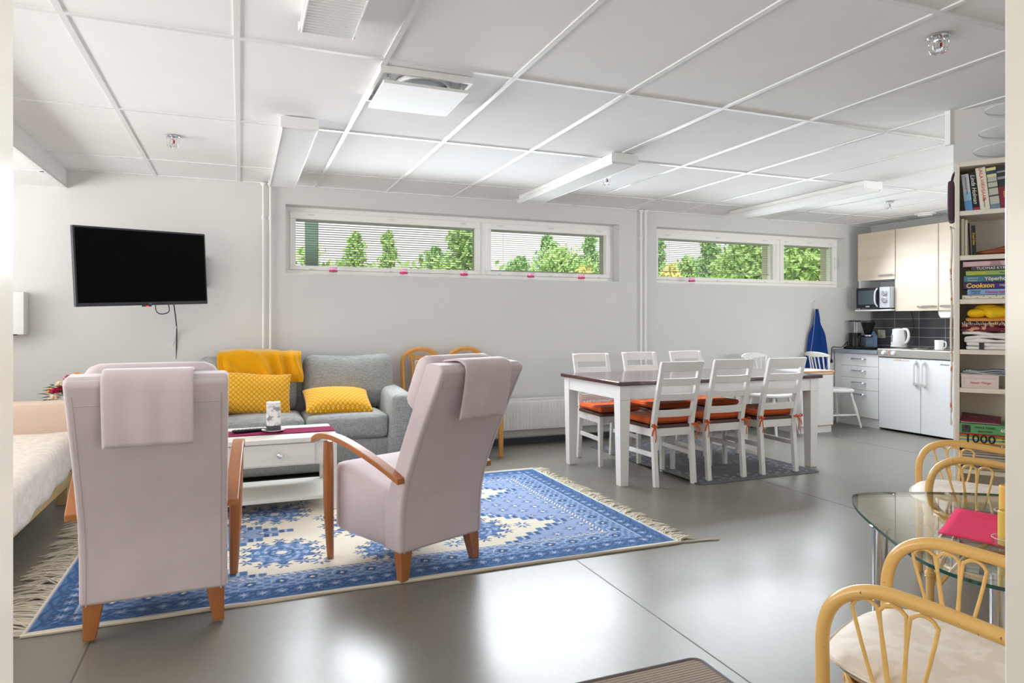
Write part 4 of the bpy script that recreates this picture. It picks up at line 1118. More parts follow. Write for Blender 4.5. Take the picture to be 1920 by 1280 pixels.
# low white cabinet with wooden edge strips
t = thing('low_cabinet', 'low white cabinet with wood edged top beyond the dining table', 'cabinet', (5.545, 5.505, 0), 0.)
MB().box(-.215, .215, -.17, .17, .0715, .612).build('carcass', M['laminate'], t, smooth=False)
MB().box(-.205, .205, -.155, .16, 0, .071).build('plinth', M['laminate'], t, smooth=False)
m = MB(); m.box(-.226, .226, -.185, .18, .625, .645); m.build('top', M['laminate'], t, smooth=False)
for w_, za, zb in ((.227, .626, .645), (.216, .60, .612), (.216, .072, .08)):
    e = .186 if za > .62 else .171
    m = MB(); m.prism([(-w_, -e), (w_, -e), (w_, .17), (w_-.0015, .17), (w_-.0015, -e+.0015), (-w_, -e+.0015)], 'z', za, zb); m.build('edge_strip', M['oak'], t, smooth=False)
MB().box(-.215, .215, -.17, .17, .6121, .6249).build('spacer', M['laminate'], t, smooth=False)

# ------------------------------------------------------------------ kitchen (fronts face the room, toward -x)
KX = 6.37
def bar_handle(parent, x, ya, yb_, z, name='handle'):
    m = MB(); m.tube(catmull([(x, ya, z), (x-.022, ya+.02, z), (x-.024, (ya+yb_)/2, z), (x-.022, yb_-.02, z), (x, yb_, z)], 5), .0095, 8, flat=.7)
    return m.build(name, M['chrome'], parent)
t = thing('drawer_unit', 'white kitchen base unit with four drawers beside the twin fridge', 'cabinet', (0, 0, 0))
MB().box(KX+.022, 6.95, 5.298, 5.784, .10, .80).build('carcass', M['laminate'], t, smooth=False)
MB().box(KX+.02, 6.9, 5.3, 5.884, 0, .099).build('plinth', M['laminate'], t, smooth=False)
MB().box(KX+.012, 6.95, 5.785, 5.885, .10, .80).build('filler_panel', M['laminate'], t, smooth=False)
for za, zb in ((.665, .798), (.535, .662), (.402, .532), (.102, .399)):
    d = MB().box(KX, KX+.021, 5.30, 5.782, za, zb).build('drawer', M['laminate'], t, bevel=.002)
    zc = (za+zb)/2 if za > .2 else .34
    bar_handle(d, KX, 5.46, 5.645, zc+.012)
t = tag(MB().box(KX-.02, 6.955, 5.30, 5.885, .802, .84).build('worktop', M['counter'], None, bevel=.003), 'short grey worktop on the drawer unit under the coffee maker', 'worktop')
t = thing('fridge', 'white twin-door under-counter fridge with orange sticker beside the drawers', 'fridge', (0, 0, 0))
MB().box(KX+.045, 6.95, 4.325, 5.294, .03, .775).build('cabinet', M['fridge'], t, smooth=False)
for a, b_, hy_ in ((4.812, 5.292, 4.862), (4.328, 4.806, 4.772)):
    d = MB().box(KX-.005, KX+.043, a, b_, .022, .772).build('door', M['fridge'], t, bevel=.006)
    m = MB(); m.tube(catmull([(KX-.004, hy_, .745), (KX-.035, hy_, .735), (KX-.038, hy_, .66), (KX-.038, hy_, .58), (KX-.035, hy_, .525), (KX-.004, hy_, .515)], 5), .014, 10, flat=.9)
    m.lathe([(.02, 0), (.02, .03)], c=(KX-.004, hy_, .742), axis=(-1, 0, 0), seg=12); m.lathe([(.018, 0), (.018, .03)], c=(KX-.004, hy_, .518), axis=(-1, 0, 0), seg=12)
    m.build('handle', M['white_matt'], d)
    if a > 4.7:
        s = MB(); s.box(KX-.0058, KX-.005, 4.92, 5.125, .745, .757); s.build('sticker', mat('orange_sticker', (236, 226, 214), .5), d, smooth=False)
        lettering('ÄLÄ KOSKE  SÄÄDÖT', .0135, mat('orange_print', (226, 128, 50), .5), d, frame_mx((KX-.0062, 5.022, .751), (0, -1, 0), (0, 0, 1)), sx=1.35)
    else:
        lettering('Whirlpool', .022, mat('grey_print', (110, 110, 116), .4), d, frame_mx((KX-.0056, 4.56, .732), (0, -1, 0), (0, 0, 1)), 'emblem', shear=.25)
m = MB()
for y in (4.36, 5.26): m.lathe([(.02, 0), (.02, .03)], c=(KX+.07, y, 0), seg=10)
m.build('foot', M['black'], t)
t = thing('sink_top', 'stainless steel counter with hotplates and two white knobs above the fridge', 'counter', (0, 0, 0))
m = MB(); m.prism([(KX-.015, .782), (KX-.02, .862), (KX-.012, .868), (6.955, .868), (6.955, .782)], 'y', 4.325, 5.297); m.build('slab', M['steel'], t, bevel=.003)
for y in (5.213, 5.10):
    k_ = MB(); k_.lathe([(.024, 0), (.023, .012), (.019, .016), (.018, .026), (.004, .027)], c=(KX-.018, y, .826), axis=(-1, 0, 0), seg=20); k_ = k_.build('knob', M['white_matt'], t)
MB().lathe([(.008, 0), (.006, .004)], c=(KX-.018, 5.158, .832), axis=(-1, 0, 0), seg=12).build('indicator_lamp', M['red_led'], t)
for y, r in ((5.20, .075), (4.99, .09)):
    MB().lathe([(r+.012, 0), (r+.01, .006), (r, .007), (r, .014), (.02, .014), (.018, .011), (0, .011)], c=(6.62, y, .868), seg=32).build('hotplate', mat('hotplate_iron', (120, 112, 100), .35, metal=.6), t)
m = MB(); m.tube(catmull([(6.88, 4.52, .868), (6.88, 4.52, .98), (6.86, 4.52, 1.05), (6.76, 4.52, 1.07), (6.70, 4.52, 1.03)], 6), .011, 10); m.lathe([(.025, 0), (.02, .03)], c=(6.88, 4.52, .868), seg=16)
m.build('tap', M['chrome'], t)
# tiles behind the counter
m = MB(); m.box(6.955, 6.97, 4.2, 5.885, .80, 1.275); o = struct(m.build('wall_splashback', M['grout'], smooth=False))
m = MB(); ye = [5.885, 5.873]
y = 5.869
cols = [(5.873, 5.885)]
while y > 4.25:
    cols.append((y-.2945, y)); y -= .30
for a, b_ in cols:
    for k in range(5):
        za, zb = .784+.1015*k, .784+.1015*k+.0965
        m.box(6.952, 6.956, a, b_, max(za, .80), min(zb, 1.274))
m.build('tile', M['wall_tile'], o, bevel=.0015, seg=1)
# wall cabinets
def wall_cab(ya, yb_, z0, z1, label, handle, kids=None):
    t = thing('wall_cabinet', label, 'wall cabinet', (0, 0, 0), 0, 'pale wood wall cabinets')
    MB().box(6.622, 6.965, ya, yb_, z0, z1).build('carcass', M['laminate'], t, smooth=False)
    d = MB().box(6.60, 6.62, ya+.003, yb_-.003, z0-.002, z1).build('door', M['birch'], t, bevel=.002)
    bar_handle(d, 6.60, handle[0], handle[1], z0+.045)
    return t
t = wall_cab(5.283, 5.765, 1.622, 2.158, 'short birch-fronted wall cabinet above the microwave', (5.30, 5.49))
m = MB(); m.box(6.56, 6.965, 5.30, 5.765, 1.275, 1.292); m.box(6.62, 6.965, 5.747, 5.765, 1.2925, 1.62); m.box(6.945, 6.96, 5.30, 5.746, 1.2925, 1.62); m.box(6.62, 6.965, 5.284, 5.2995, 1.275, 1.62)
m.build('shelf', M['laminate'], t, smooth=False)
wall_cab(4.793, 5.28, 1.27, 2.158, 'tall birch-fronted wall cabinet over the kettle', (4.82, 5.02))
wall_cab(4.303, 4.79, 1.27, 2.158, 'birch-fronted wall cabinet partly hidden by the bookcase', (4.57, 4.77))
t = thing('microwave_oven', 'silver and black microwave with two dials on the cabinet shelf', 'microwave', (6.56, 5.52, 1.2935))
MB().box(.0, .34, -.215, .215, .012, .243).build('body', mat('silver_plastic', (206, 210, 216), .4), t, bevel=.005)
d = MB().box(-.018, -.0005, -.085, .214, .014, .242).build('door', mat('dark_door', (34, 34, 44), .2), t, bevel=.004)
MB().box(-.0195, -.0182, -.05, .185, .055, .21).build('door_glass', mat('grey_door_glass', (74, 88, 96), .1, spec=.7), d, smooth=False)
m = MB(); m.tube(catmull([(-.018, -.062, .03), (-.045, -.058, .07), (-.05, -.056, .13), (-.045, -.058, .19), (-.018, -.062, .228)], 5), .013, 8, flat=.6); m.build('handle', M['white_matt'], d)
MB().box(-.016, -.0005, -.214, -.088, .014, .242).build('control_panel', mat('silver_panel', (196, 202, 210), .35), t, bevel=.003)
for z in (.175, .10):
    k_ = MB(); k_.lathe([(.034, 0), (.032, .008), (.026, .010), (.024, .022), (.004, .023)], c=(-.016, -.151, z), axis=(-1, 0, 0), seg=22); k_.box(-.046, -.018, -.156, -.146, z-.022, z+.022)
    k_.build('dial', M['chrome'], t)
lettering('senso', .022, M['white'], t, frame_mx((-.0198, .06, .033), (0, -1, 0), (0, 0, 1)), 'emblem', bold=.0008)
m = MB()
for x in (.03, .31):
    for y in (-.19, .19): m.lathe([(.012, 0), (.012, .0118)], c=(x, y, 0), seg=10)
m.build('foot', M['black'], t)
# coffee maker
t = thing('coffee_maker', 'black filter coffee maker with clear tank on the grey worktop', 'coffee maker', (6.60, 5.70, .8405))
MB().rbox((0, 0, .014), (.19, .36, .028), .01, 5).build('base', M['black'], t)
MB().lathe([(.066, .028), (.066, .18), (.064, .186)], c=(0, .10, 0), seg=28).build('column', mat('black_satin_metal', (30, 30, 33), .35, metal=.3), t)
m = MB(); m.lathe([(.064, .186), (.066, .315)], c=(0, .10, 0), seg=28, cap=False); m.build('water_tank', M['clear'], t)
m = MB(); m.tube([(0, .10, .19), (0, .10, .31)], .012, 8); m.tube([(.02, .10, .315), (0, 0, .318), (0, -.07, .31)], .01, 8); m.build('riser_tube', mat('pale_plastic', (200, 202, 205), .3), t)
m = MB(); m.lathe([(.067, .315), (.068, .327), (.06, .33)], c=(0, .10, 0), seg=28); m.box(-.03, .03, -.13, .10, .316, .326); m.build('lid', M['black'], t)
MB().lathe([(.03, .168), (.04, .18), (.074, .305), (.077, .308), (.072, .308)], c=(0, -.075, 0), seg=28).build('filter_cone', M['black'], t)
p = MB().lathe([(.05, .03), (.058, .05), (.06, .10), (.05, .138), (.046, .145)], c=(0, -.075, 0), seg=28, cap=False).build('carafe', M['clear'], t)
m = MB(); m.lathe([(.05, .138), (.052, .16), (.03, .165)], c=(0, -.075, 0), seg=24); m.tube(catmull([(-.045, -.06, .15), (-.09, -.045, .15), (-.10, -.04, .10), (-.085, -.045, .05), (-.055, -.06, .055)], 5), .010, 8); m.build('carafe_handle', M['black'], p)
m = MB(); m.lathe([(.053, .15), (.054, .166)], c=(0, -.075, 0), seg=24, cap=False); m.build('chrome_band', M['chrome'], p)
m = MB(); m.tube(catmull([(-.05, .17, .02), (-.02, .19, .08), (-.1, .20, .02), (-.255, .185, .02), (-.268, .185, -.06), (-.268, .185, -.12)], 6), .004, 6)
m.rbox((-.268, .185, -.14), (.022, .022, .04), .008, 4); m.build('power_cord', M['cable'], t)
t = thing('carton', 'pale blue carton standing behind the coffee maker carafe', 'carton', (6.82, 5.77, .8405))
m = MB(); m.box(-.045, .045, -.045, .045, 0, .15); m.prism([(-.045, .15), (.045, .15), (.0, .205)], 'x', -.045, .045)
m.build('box', mat('pale_blue_card', (150, 188, 230), .5), t, bevel=.002)
# wall socket, kettle, mug, paper holder
t = thing('wall_socket', 'white double socket on the dark tiles beside the kettle', 'socket', (6.951, 5.735, 1.012))
MB().rbox((-.006, 0, 0), (.012, .095, .095), .004, 4).build('plate', mat('ivory_plastic', (226, 222, 206), .4), t)
m = MB()
for z in (-.022, .022): m.lathe([(.018, 0), (.017, .004), (.012, .0045)], c=(-.012, 0, z), axis=(-1, 0, 0), seg=18)
m.build('outlet', mat('ivory_shadow_plastic', (196, 192, 178), .5), t)
t = thing('kettle', 'white electric kettle on the steel counter in front of the tiles', 'kettle', (6.62, 5.255, .8825))
MB().lathe([(.078, 0), (.08, .012), (.07, .018)], seg=28).build('base', M['white_matt'], t)
m = MB(); m.lathe([(.074, .018), (.076, .04), (.068, .14), (.062, .185), (.05, .195), (.01, .2)], seg=28)
def spout(v):
    if v.y > .04 and v.z > .14: v = V(v.x*.6, v.y+.9*(v.z-.14)*(v.y-.03)/.03*.35, v.z)
    return v
m.move(spout); m.build('jug', M['white_matt'], t)
m = MB(); m.tube(catmull([(0, -.05, .19), (0, -.10, .185), (0, -.118, .12), (0, -.10, .06), (0, -.07, .045)], 6), .013, 10); m.build('handle', M['white_matt'], t)
MB().box(-.074, -.07, .02, .034, .05, .13).build('water_window', mat('grey_window', (150, 154, 160), .3), t, smooth=False)
m = MB(); m.tube(catmull([(.06, .05, .008), (.16, .10, .01), (.24, .10, .06), (.31, .06, .2), (.318, .10, .4)], 6), .0035, 6); m.build('power_cord', M['cable'], t)
t = thing('mug', 'white mug standing on the steel counter', 'mug', (6.50, 4.71, .8685))
MB().lathe([(.034, 0), (.04, .003), (.041, .1), (.037, .1), (.036, .008), (0, .008)], seg=26, cap=False).build('cup', mat('white_glaze', (242, 242, 242), .15), t)
MB().tube(catmull([(0, -.038, .08), (0, -.065, .083), (0, -.072, .05), (0, -.06, .025), (0, -.038, .022)], 6), .006, 8).build('handle', mat('white_glaze_handle', (242, 242, 242), .15), t)
t = thing('hanging_paper_holder', 'white paper holder fixed under the wall cabinet', 'holder', (6.72, 4.74, 1.268))
m = MB(); m.prism([(-.08, 0), (.08, 0), (.07, -.05), (.05, -.075), (-.04, -.075), (-.08, -.03)], 'x', -.09, .09); m.build('cover', M['white_matt'], t, bevel=.004)

# ------------------------------------------------------------------ bookcase (local x along its front, y into it)
BA = math.atan2(-.831, .557); BP = V(3.318, 2.323, 0)
def bloc(x, y, z): return BP+U*x+Nn*y+V(0, 0, z)
t = thing('bookcase', 'tall narrow white open bookcase full of books, linen and puzzles', 'bookcase', BP, BA)
BWD, BD = .62, .285
for x, s in ((0, 1), (BWD-.02, 1)): MB().box(x, x+.02, 0, BD, 0, 1.943).build('side_panel', M['book_white'], t, bevel=.0015)
MB().box(.02, BWD-.02, 0, BD, 1.918, 1.943).build('top_panel', M['book_white'], t, bevel=.0015)
MB().box(.02, BWD-.02, BD-.008, BD, .07, 1.918).build('back_panel', M['book_white'], t, smooth=False)
SH = [1.698, 1.476, 1.258, 1.008, .818, .416, .08]
for z in SH: MB().box(.02, BWD-.02, .003, BD-.008, z-.023, z).build('shelf', M['book_white'], t, bevel=.0015)
MB().box(.02, BWD-.02, .02, .035, 0, .056).build('plinth', M['book_white'], t, smooth=False)
PG = mat('book_pages', (232, 226, 210), .9)
ink = mat('dark_ink', (40, 40, 46), .6)
def M1(name, rgb, rough=.45): return mat(name, rgb, rough)
pale, gold, redm = M1('pale_print', (236, 234, 228)), M1('gold_print', (240, 206, 70)), M1('red_print', (196, 60, 60))
def book_up(x, y, w, h, d, rgb, label, lean=0., texts=(), bands=(), z=SH[0]):
    """book standing upright, spine toward the front"""
    t = thing('book', label, 'book', bloc(x, y, z), BA, 'books in the bookcase')
    R = Matrix.Rotation(lean, 4, 'Y')
    dz = .0006+max(0, w*math.sin(-lean))*0
    cm_ = M1('book_cover', rgb)
    m = MB(); m.box(0, .002, 0, d, 0, h, R); m.box(w-.002, w, 0, d, 0, h, R); m.box(0, w, 0, .002, 0, h, R); c = m.build('cover', cm_, t, smooth=False)
    MB().box(.0022, w-.0022, .0022, d-.003, .003, h-.003, R).build('pages', PG, t, smooth=False)
    for (za, zb, rgb2) in bands:
        MB().box(0.0, w, -.0006, .0, za*h, zb*h, R).build('spine_band', M1('spine_print', rgb2), c, smooth=False)
    for (txt, f, size, mm, kw) in texts:
        lettering(txt, size, mm, c, R @ frame_mx((w/2, -.0012, f*h), (0, 0, -1), (1, 0, 0)), **kw)
    # drop so that its lower corner rests on the shelf
    t.location.z += max(0, -min((R @ V(0, 0, 0)).z, (R @ V(w, 0, 0)).z))+.0005
    return t
a = -.10
book_up(.044, .03, .031, .185, .13, (206, 212, 226), 'pale blue and white book, first of the leaning row on the highest shelf', a,
        [('LARS', .88, .013, ink, {}), ('HUOLETON', .62, .012, ink, {})], [(0, .28, (96, 150, 204)), (.28, .5, (150, 190, 224))])
book_up(.077, .03, .026, .19, .13, (26, 26, 30), 'black book with cream script leaning between pale books', a, [('Linda Holman', .56, .026, pale, dict(shear=.3))], [(0, .08, (170, 40, 70))])
book_up(.105, .03, .041, .21, .14, (234, 228, 214), 'thick cream book with red capitals on the highest shelf', a, [('LAILA HIRVISAARI', .60, .021, M1('orange_ink', (206, 90, 60)), {}), ('valkea vuori', .17, .010, ink, {})])
book_up(.148, .03, .039, .205, .14, (190, 194, 180), 'book with tree branch picture and pale yellow head', a, [], [(.78, 1, (226, 220, 160)), (.84, .93, (60, 80, 130)), (0, .12, (120, 140, 160)), (.3, .34, (70, 76, 86)), (.5, .53, (70, 76, 86)), (.64, .66, (70, 76, 86))])
book_up(.189, .03, .039, .205, .14, (50, 56, 58), 'dark floral book with burgundy lower half', a, [('KESÄ', .33, .014, gold, {})], [(0, .52, (132, 40, 60)), (.70, .76, (150, 156, 160)), (.86, .90, (150, 156, 160))])
book_up(.230, .03, .034, .19, .14, (66, 74, 120), 'dark blue book at the cut-off end of the highest shelf', a)
book_up(.2685, .03, .034, .20, .14, (150, 60, 60), 'brick red book hidden behind the door frame on the highest shelf', a)
book_up(.026, .03, .013, .185, .13, (226, 222, 208), 'thin cream book standing against the bookcase side', 0., [], z=SH[1])
book_up(.040, .035, .014, .180, .13, (216, 208, 186), 'thin beige book second from the side panel', 0., [], z=SH[1])
book_up(.060, .05, .007, .165, .12, (44, 42, 40), 'thin dark booklet leaning beside the beige books', -.04, [], z=SH[1])
book_up(.072, .04, .017, .150, .12, (30, 30, 32), 'small black book with pale lettering beside the leather shoe', -.03, [('Dead Eden', .55, .014, gold, {})], z=SH[1])
# leather slipper
t = thing('leather_slipper', 'brown leather moccasin on the second shelf', 'shoe', bloc(.20, .10, SH[1]), BA)
m = MB()
def shoe(u, v):
    a_ = 2*PI*u; L = -.112+.235*v
    w = .04*(math.sin(PI*min(1, .06+v*.97))**.5); hgt = .018+.034*min(1, v/.75)*(1 if v < .93 else (1-v)/.07)
    return V(L, math.cos(a_)*w, .004+hgt*max(-.0, .5+.5*math.sin(a_)))
m.grid(20, 22, shoe, True); m.build('upper', mat('tan_leather', (168, 96, 66), .6, noise=(30, .08)), t)
m = MB(); m.grid(20, 12, lambda u, v: V(-.112+.236*u, (-1+2*v)*.041*(math.sin(PI*min(1, .06+u*.97))**.5), .003)); m.build('sole', mat('dark_leather', (110, 60, 40), .7), t, solid=.005)
m = MB(); m.tube(catmull([(-.03, -.035, .032), (.02, -.01, .046), (.03, .02, .047)], 5), .003, 6); m.tube(catmull([(-.09, -.022, .02), (-.03, -.038, .024), (.05, -.041, .024), (.1, -.028, .024)], 5), .0022, 5); m.build('stitched_seam', mat('dark_thread', (120, 66, 44), .7), t)

def book_flat(x, y, w, h, d, z, rgb, label, texts=(), bands=(), cat='book', name='book', grp='books in the bookcase', closed=False):
    """book or box lying flat, spine toward the front"""
    t = thing(name, label, cat, bloc(x, y, z), BA, grp)
    cm_ = M1('flat_cover', rgb)
    if closed:
        c = MB().box(0, w, 0, d, 0, h).build('box', cm_, t, bevel=.001)
        MB().box(-.0012, w+.0012, -.0012, d+.0012, h*.12, h+.0006).build('lid', cm_, t, smooth=False)
    else:
        m = MB(); m.box(0, w, 0, d, 0, .0025); m.box(0, w, 0, d, h-.0025, h); m.box(0, w, 0, .0025, 0, h); c = m.build('cover', cm_, t, smooth=False)
        MB().box(.003, w-.003, .0027, d-.003, .0027, h-.0027).build('pages', PG, t, smooth=False)
    for (xa, xb, za, zb, rgb2) in bands:
        MB().box(xa*w-(.0014 if closed else 0), xb*w+(.0014 if closed else 0), -.0022 if closed else -.0008, -.0012 if closed else 0., za*h, zb*h).build('spine_band', M1('band_print', rgb2), c, smooth=False)
    for (txt, fx, fz, size, mm, kw) in texts:
        lettering(txt, size, mm, c, frame_mx((fx*w, -.003 if closed else -.0014, fz*h), (1, 0, 0), (0, 0, 1)), **kw)
    return t
z = SH[2]+.0005
stack = [(.030, .235, .021, (226, 220, 204), 'white patterned book at the base of the flat stack', [], [(k/9+.03, k/9+.055, .25+.4*(k % 2)*.9, .42+.4*(k % 2)*.9, (96, 96, 96)) for k in range(8)]),
 (.052, .20, .029, (132, 178, 222), 'light blue flat book with pink title', [('Catherine', .16, .66, .011, ink, dict(shear=.2)), ('Cookson', .16, .3, .011, ink, dict(shear=.2)), ('Onnen kulkuri', .63, .45, .018, M1('magenta_ink', (214, 50, 110)), dict(bold=.0004))], []),
 (.036, .225, .033, (72, 44, 112), 'purple flat book with big yellow title', [('Cookson', .30, .5, .031, gold, dict(shear=.15, bold=.0008)), ('Hiljainen', .76, .5, .014, pale, {})], []),
 (.038, .22, .033, (66, 128, 150), 'teal flat book with white title', [('Catherine', .16, .66, .011, pale, dict(shear=.2)), ('Cookson', .16, .3, .011, pale, dict(shear=.2)), ('Yöperhonen', .66, .5, .024, pale, dict(bold=.0004))], [(.36, 1, 0.08, .92, (76, 110, 110))]),
 (.046, .21, .025, (148, 178, 92), 'green flat book with yellow title', [('Cookson', .22, .5, .02, gold, dict(shear=.15)), ('Ahneus', .72, .5, .010, ink, {})], []),
 (.068, .19, .020, (66, 72, 80), 'slate grey flat book with pale capitals', [('TUOMAS KYRÖ', .46, .5, .019, pale, {})], []),
 (.034, .24, .027, (216, 186, 190), 'dusty pink flat book, topmost of the stack', [('KRISTIN', .55, .66, .011, M1('rose_ink', (150, 90, 104)), {}), ('HANNAH', .55, .28, .011, M1('rose_ink', (150, 90, 104)), {})], [])]
for (x, w, h, rgb, lb, tx, bd) in stack:
    book_flat(x, .012+rng.uniform(0, .01), w, h-.0008, .14, z, rgb, lb, tx, bd); z += h
# folded linen
def folded(x, y, w, d, h, z, m_, label, cat, name, layers=2, wob=.004, seed=1):
    t = thing(name, label, cat, bloc(x, y, z), BA)
    r_ = np.random.default_rng(seed)
    lh = h/layers
    for k in range(layers):
        m = MB(); ph = r_.uniform(0, 6)
        m.rbox((w/2, d/2, lh*(k+.5)), (w-.012*r_.random(), d, lh*1.02), lh*.48, 8, (0, 0, lh*.1))
        m.move(lambda v, ph=ph, k=k: V(v.x+wob*math.sin(v.z*90+ph), v.y+wob*1.4*math.sin(v.x*40+ph)*(v.y < d*.5), max(.0005, v.z+wob*math.sin(v.x*28+ph)*min(1, v.z/lh))))
        m.build('fold', m_, t)
    return t
z = SH[3]+.0006
lin_m = mat('white_linen', (232, 230, 228), .9, bump=(90, .4))
t = folded(.042, .02, .30, .2, .034, z, lin_m, 'white folded sheet with a dark strap at the base of the linen pile', 'linen', 'folded_sheet', 2, .002)
MB().box(.058, .078, -.005, -.0035, .001, .034).build('strap', mat('charcoal_band', (60, 60, 66), .8), t, smooth=False); z += .035
folded(.032, .015, .32, .2, .052, z, lin_m, 'crumpled white cloth lying on the folded sheet', 'linen', 'folded_cloth', 3, .006, 3); z += .054
bur = spot_mat('burgundy_brocade', (108, 40, 56), (206, 170, 130), 34, .54, .58, .9, coat=0)
t = folded(.022, .01, .34, .2, .042, z, bur, 'burgundy patterned cloth with pale fringe in the linen pile', 'linen', 'folded_tablecloth', 2, .005, 5)
m = MB()
for k in range(46):
    x = .01+k*.007; m.tube([(x, -.004, .034), (x+.002, -.012, .036+.004*math.sin(k*2.3)), (x+.003*math.sin(k), -.016, .045+.005*math.sin(k*1.7))], .0016, 4)
o = m.build('fringe', fr_m, t); o['kind'] = 'stuff'; z += .050
folded(.044, .02, .30, .2, .020, z, stripe_mat('apricot_stripe', (232, 178, 96), (196, 120, 60), 9, .9, 'Z'), 'apricot striped cloth under the yellow cushion', 'linen', 'folded_napkin', 1, .002, 6); z += .0215
t = thing('ruffled_cushion', 'bright yellow puffy cushion crowning the linen pile', 'cushion', bloc(.19, .10, z+.001), BA)
m = MB()
for k, (x, y, s) in enumerate(((-.10, -.03, .8), (-.02, -.045, 1.), (.06, -.05, 1.), (-.05, .03, 1.1), (.05, .03, 1.1), (.13, 0, .9))):
    m.rbox((0, 0, .0), (.10*s, .085*s, .038*s), .018*s, 7, (.0, .0, .008), Matrix.Translation((x, y, .022*s+.012*(k > 2))) @ Matrix.Rotation(.35*math.sin(k*2.1), 4, 'X') @ Matrix.Rotation(.4*math.sin(k*1.3), 4, 'Z'))
m.build('cover', mat('lemon_cotton', (240, 200, 24), .85, noise=(20, .06), bump=(60, .5)), t)
# white box with newspapers
t = thing('gift_box', 'pale pink-white box with red script under the newspapers', 'box', bloc(.027, .008, SH[4]+.0006), BA)
c = MB().box(0, .152, 0, .19, 0, .066).build('box', M1('pale_box_card', (222, 212, 208)), t, bevel=.0015)
MB().box(-.001, .153, -.001, .191, .05, .068).build('lid', M1('pale_box_lid', (218, 206, 204)), t, bevel=.001)
lettering('Sweet Things', .016, M1('script_ink', (206, 80, 110)), c, frame_mx((.078, -.0012, .026), (1, 0, 0), (0, 0, 1)), shear=.3)
m = MB()
for (xa, xb, za, zb) in ((.012, .14, .008, .0088), (.012, .14, .0475, .0483), (.012, .0128, .008, .048), (.1392, .14, .008, .048)): m.box(xa, xb, -.0012, -.0002, za, zb)
m.build('printed_border', M1('border_ink', (190, 160, 150)), c, smooth=False)
for k in range(4):
    m = MB()
    def paper(u, v, k=k):
        x = .022+.012*k+(.30-.02*k)*u
        sag = max(0, x-.20)
        z = .888+.006*k+.006*math.sin(u*9+k)*(1-u)-(sag**1.3)*(2.2+.2*k)*.9
        return V(x, .005+.16*v-.004*k, max(z-SH[4], .006+.004*k))
    m.grid(26, 6, paper)
    o = m.build('newspaper', mat('newsprint', (196-8*k, 202-6*k, 208-4*k), .85, noise=(120, .12)), None, solid=.003)
    tag(o, ('lowest of the grey newspapers draped over the pale box', 'second grey newspaper draped over the pale box', 'third grey newspaper draped over the pale box', 'topmost grey newspaper draped over the pale box')[k], 'newspaper', 'newspapers draped over the pale box', bloc(0, 0, SH[4]), BA)
# magazines and jigsaw puzzles on the low shelf
z = SH[5]+.0006
r2_ = np.random.default_rng(11)
for k in range(8):
    h_ = (.016, .012, .014, .010, .013, .012, .011, .012)[k]; g_ = int(150+60*r2_.random())
    t = book_flat(.024+.012*r2_.random(), -.012+.02*r2_.random(), .27, h_-.0006, .20, z, (g_, g_-6, g_-16), ('lowest', 'second lowest', 'third from below', 'fourth from below', 'fifth from below', 'third from above', 'second from above', 'topmost')[k]+' magazine in the grey pile under the puzzles', [], [], 'magazine', 'magazine', 'magazines under the puzzles'); z += h_
wht = M1('white_ink', (230, 230, 226)); blk = M1('black_ink', (24, 24, 26))
book_flat(.055, -.010, .27, .034, .20, z, (168, 122, 84), 'brown 500 piece jigsaw box under the striped puzzle', [('Palaa', .33, .45, .016, wht, {}), ('500', .60, .55, .034, wht, dict(sx=1.3))], [], 'puzzle', 'jigsaw_box', 'jigsaw boxes on the low shelf', True); z += .036
book_flat(.022, -.018, .30, .041, .20, z, (206, 60, 50), 'rainbow striped 1000 piece jigsaw box', [('1000', .27, .44, .056, blk, dict(sx=1.15, bold=.0008)), ('PUZZLE', .62, .66, .009, blk, {}), ('PALAPELI', .62, .40, .009, blk, {})],
          [(0, 1, .0, .22, (236, 196, 60)), (0, 1, .22, .44, (90, 160, 206)), (0, 1, .44, .62, (236, 196, 60)), (0, 1, .62, .82, (70, 160, 96))], 'puzzle', 'jigsaw_box', 'jigsaw boxes on the low shelf', True); z += .043
book_flat(.022, -.015, .30, .047, .20, z, (96, 158, 104), 'green 600 piece jigsaw box on top of the puzzles', [('TREN A TRAVEL', .34, .66, .012, blk, {}), ('Jigsaw Puzzle', .34, .30, .011, blk, {}), ('600', .60, .5, .022, wht, dict(bold=.0006))],
          [(.03, .14, .12, .9, (60, 66, 70)), (.06, .11, .5, .8, (150, 156, 160)), (.84, .92, .25, .75, (236, 236, 230))], 'puzzle', 'jigsaw_box', 'jigsaw boxes on the low shelf', True); z += .049
t = thing('brochure', 'burgundy brochure lying on the green jigsaw box', 'brochure', bloc(.022, -.02, z+.001), BA-.03)
m = MB(); m.grid(10, 6, lambda u, v: V(.165*u, .01+.19*v, .006+.012*v*(1-u)+.014*v)); m.build('cover', M1('burgundy_paper', (124, 44, 76)), t, solid=.002)
m = MB(); m.grid(10, 6, lambda u, v: V(.003+.16*u, .012+.187*v, .0035+(.012*v*(1-u)+.014*v)*.85)); m.build('pages', PG, t, solid=.0025)
lettering('KESÄ', .018, M1('brochure_gold', (190, 120, 110)), t, frame_mx((.05, .10, .0235), (1, 0, 0), (0, 1, .13)))
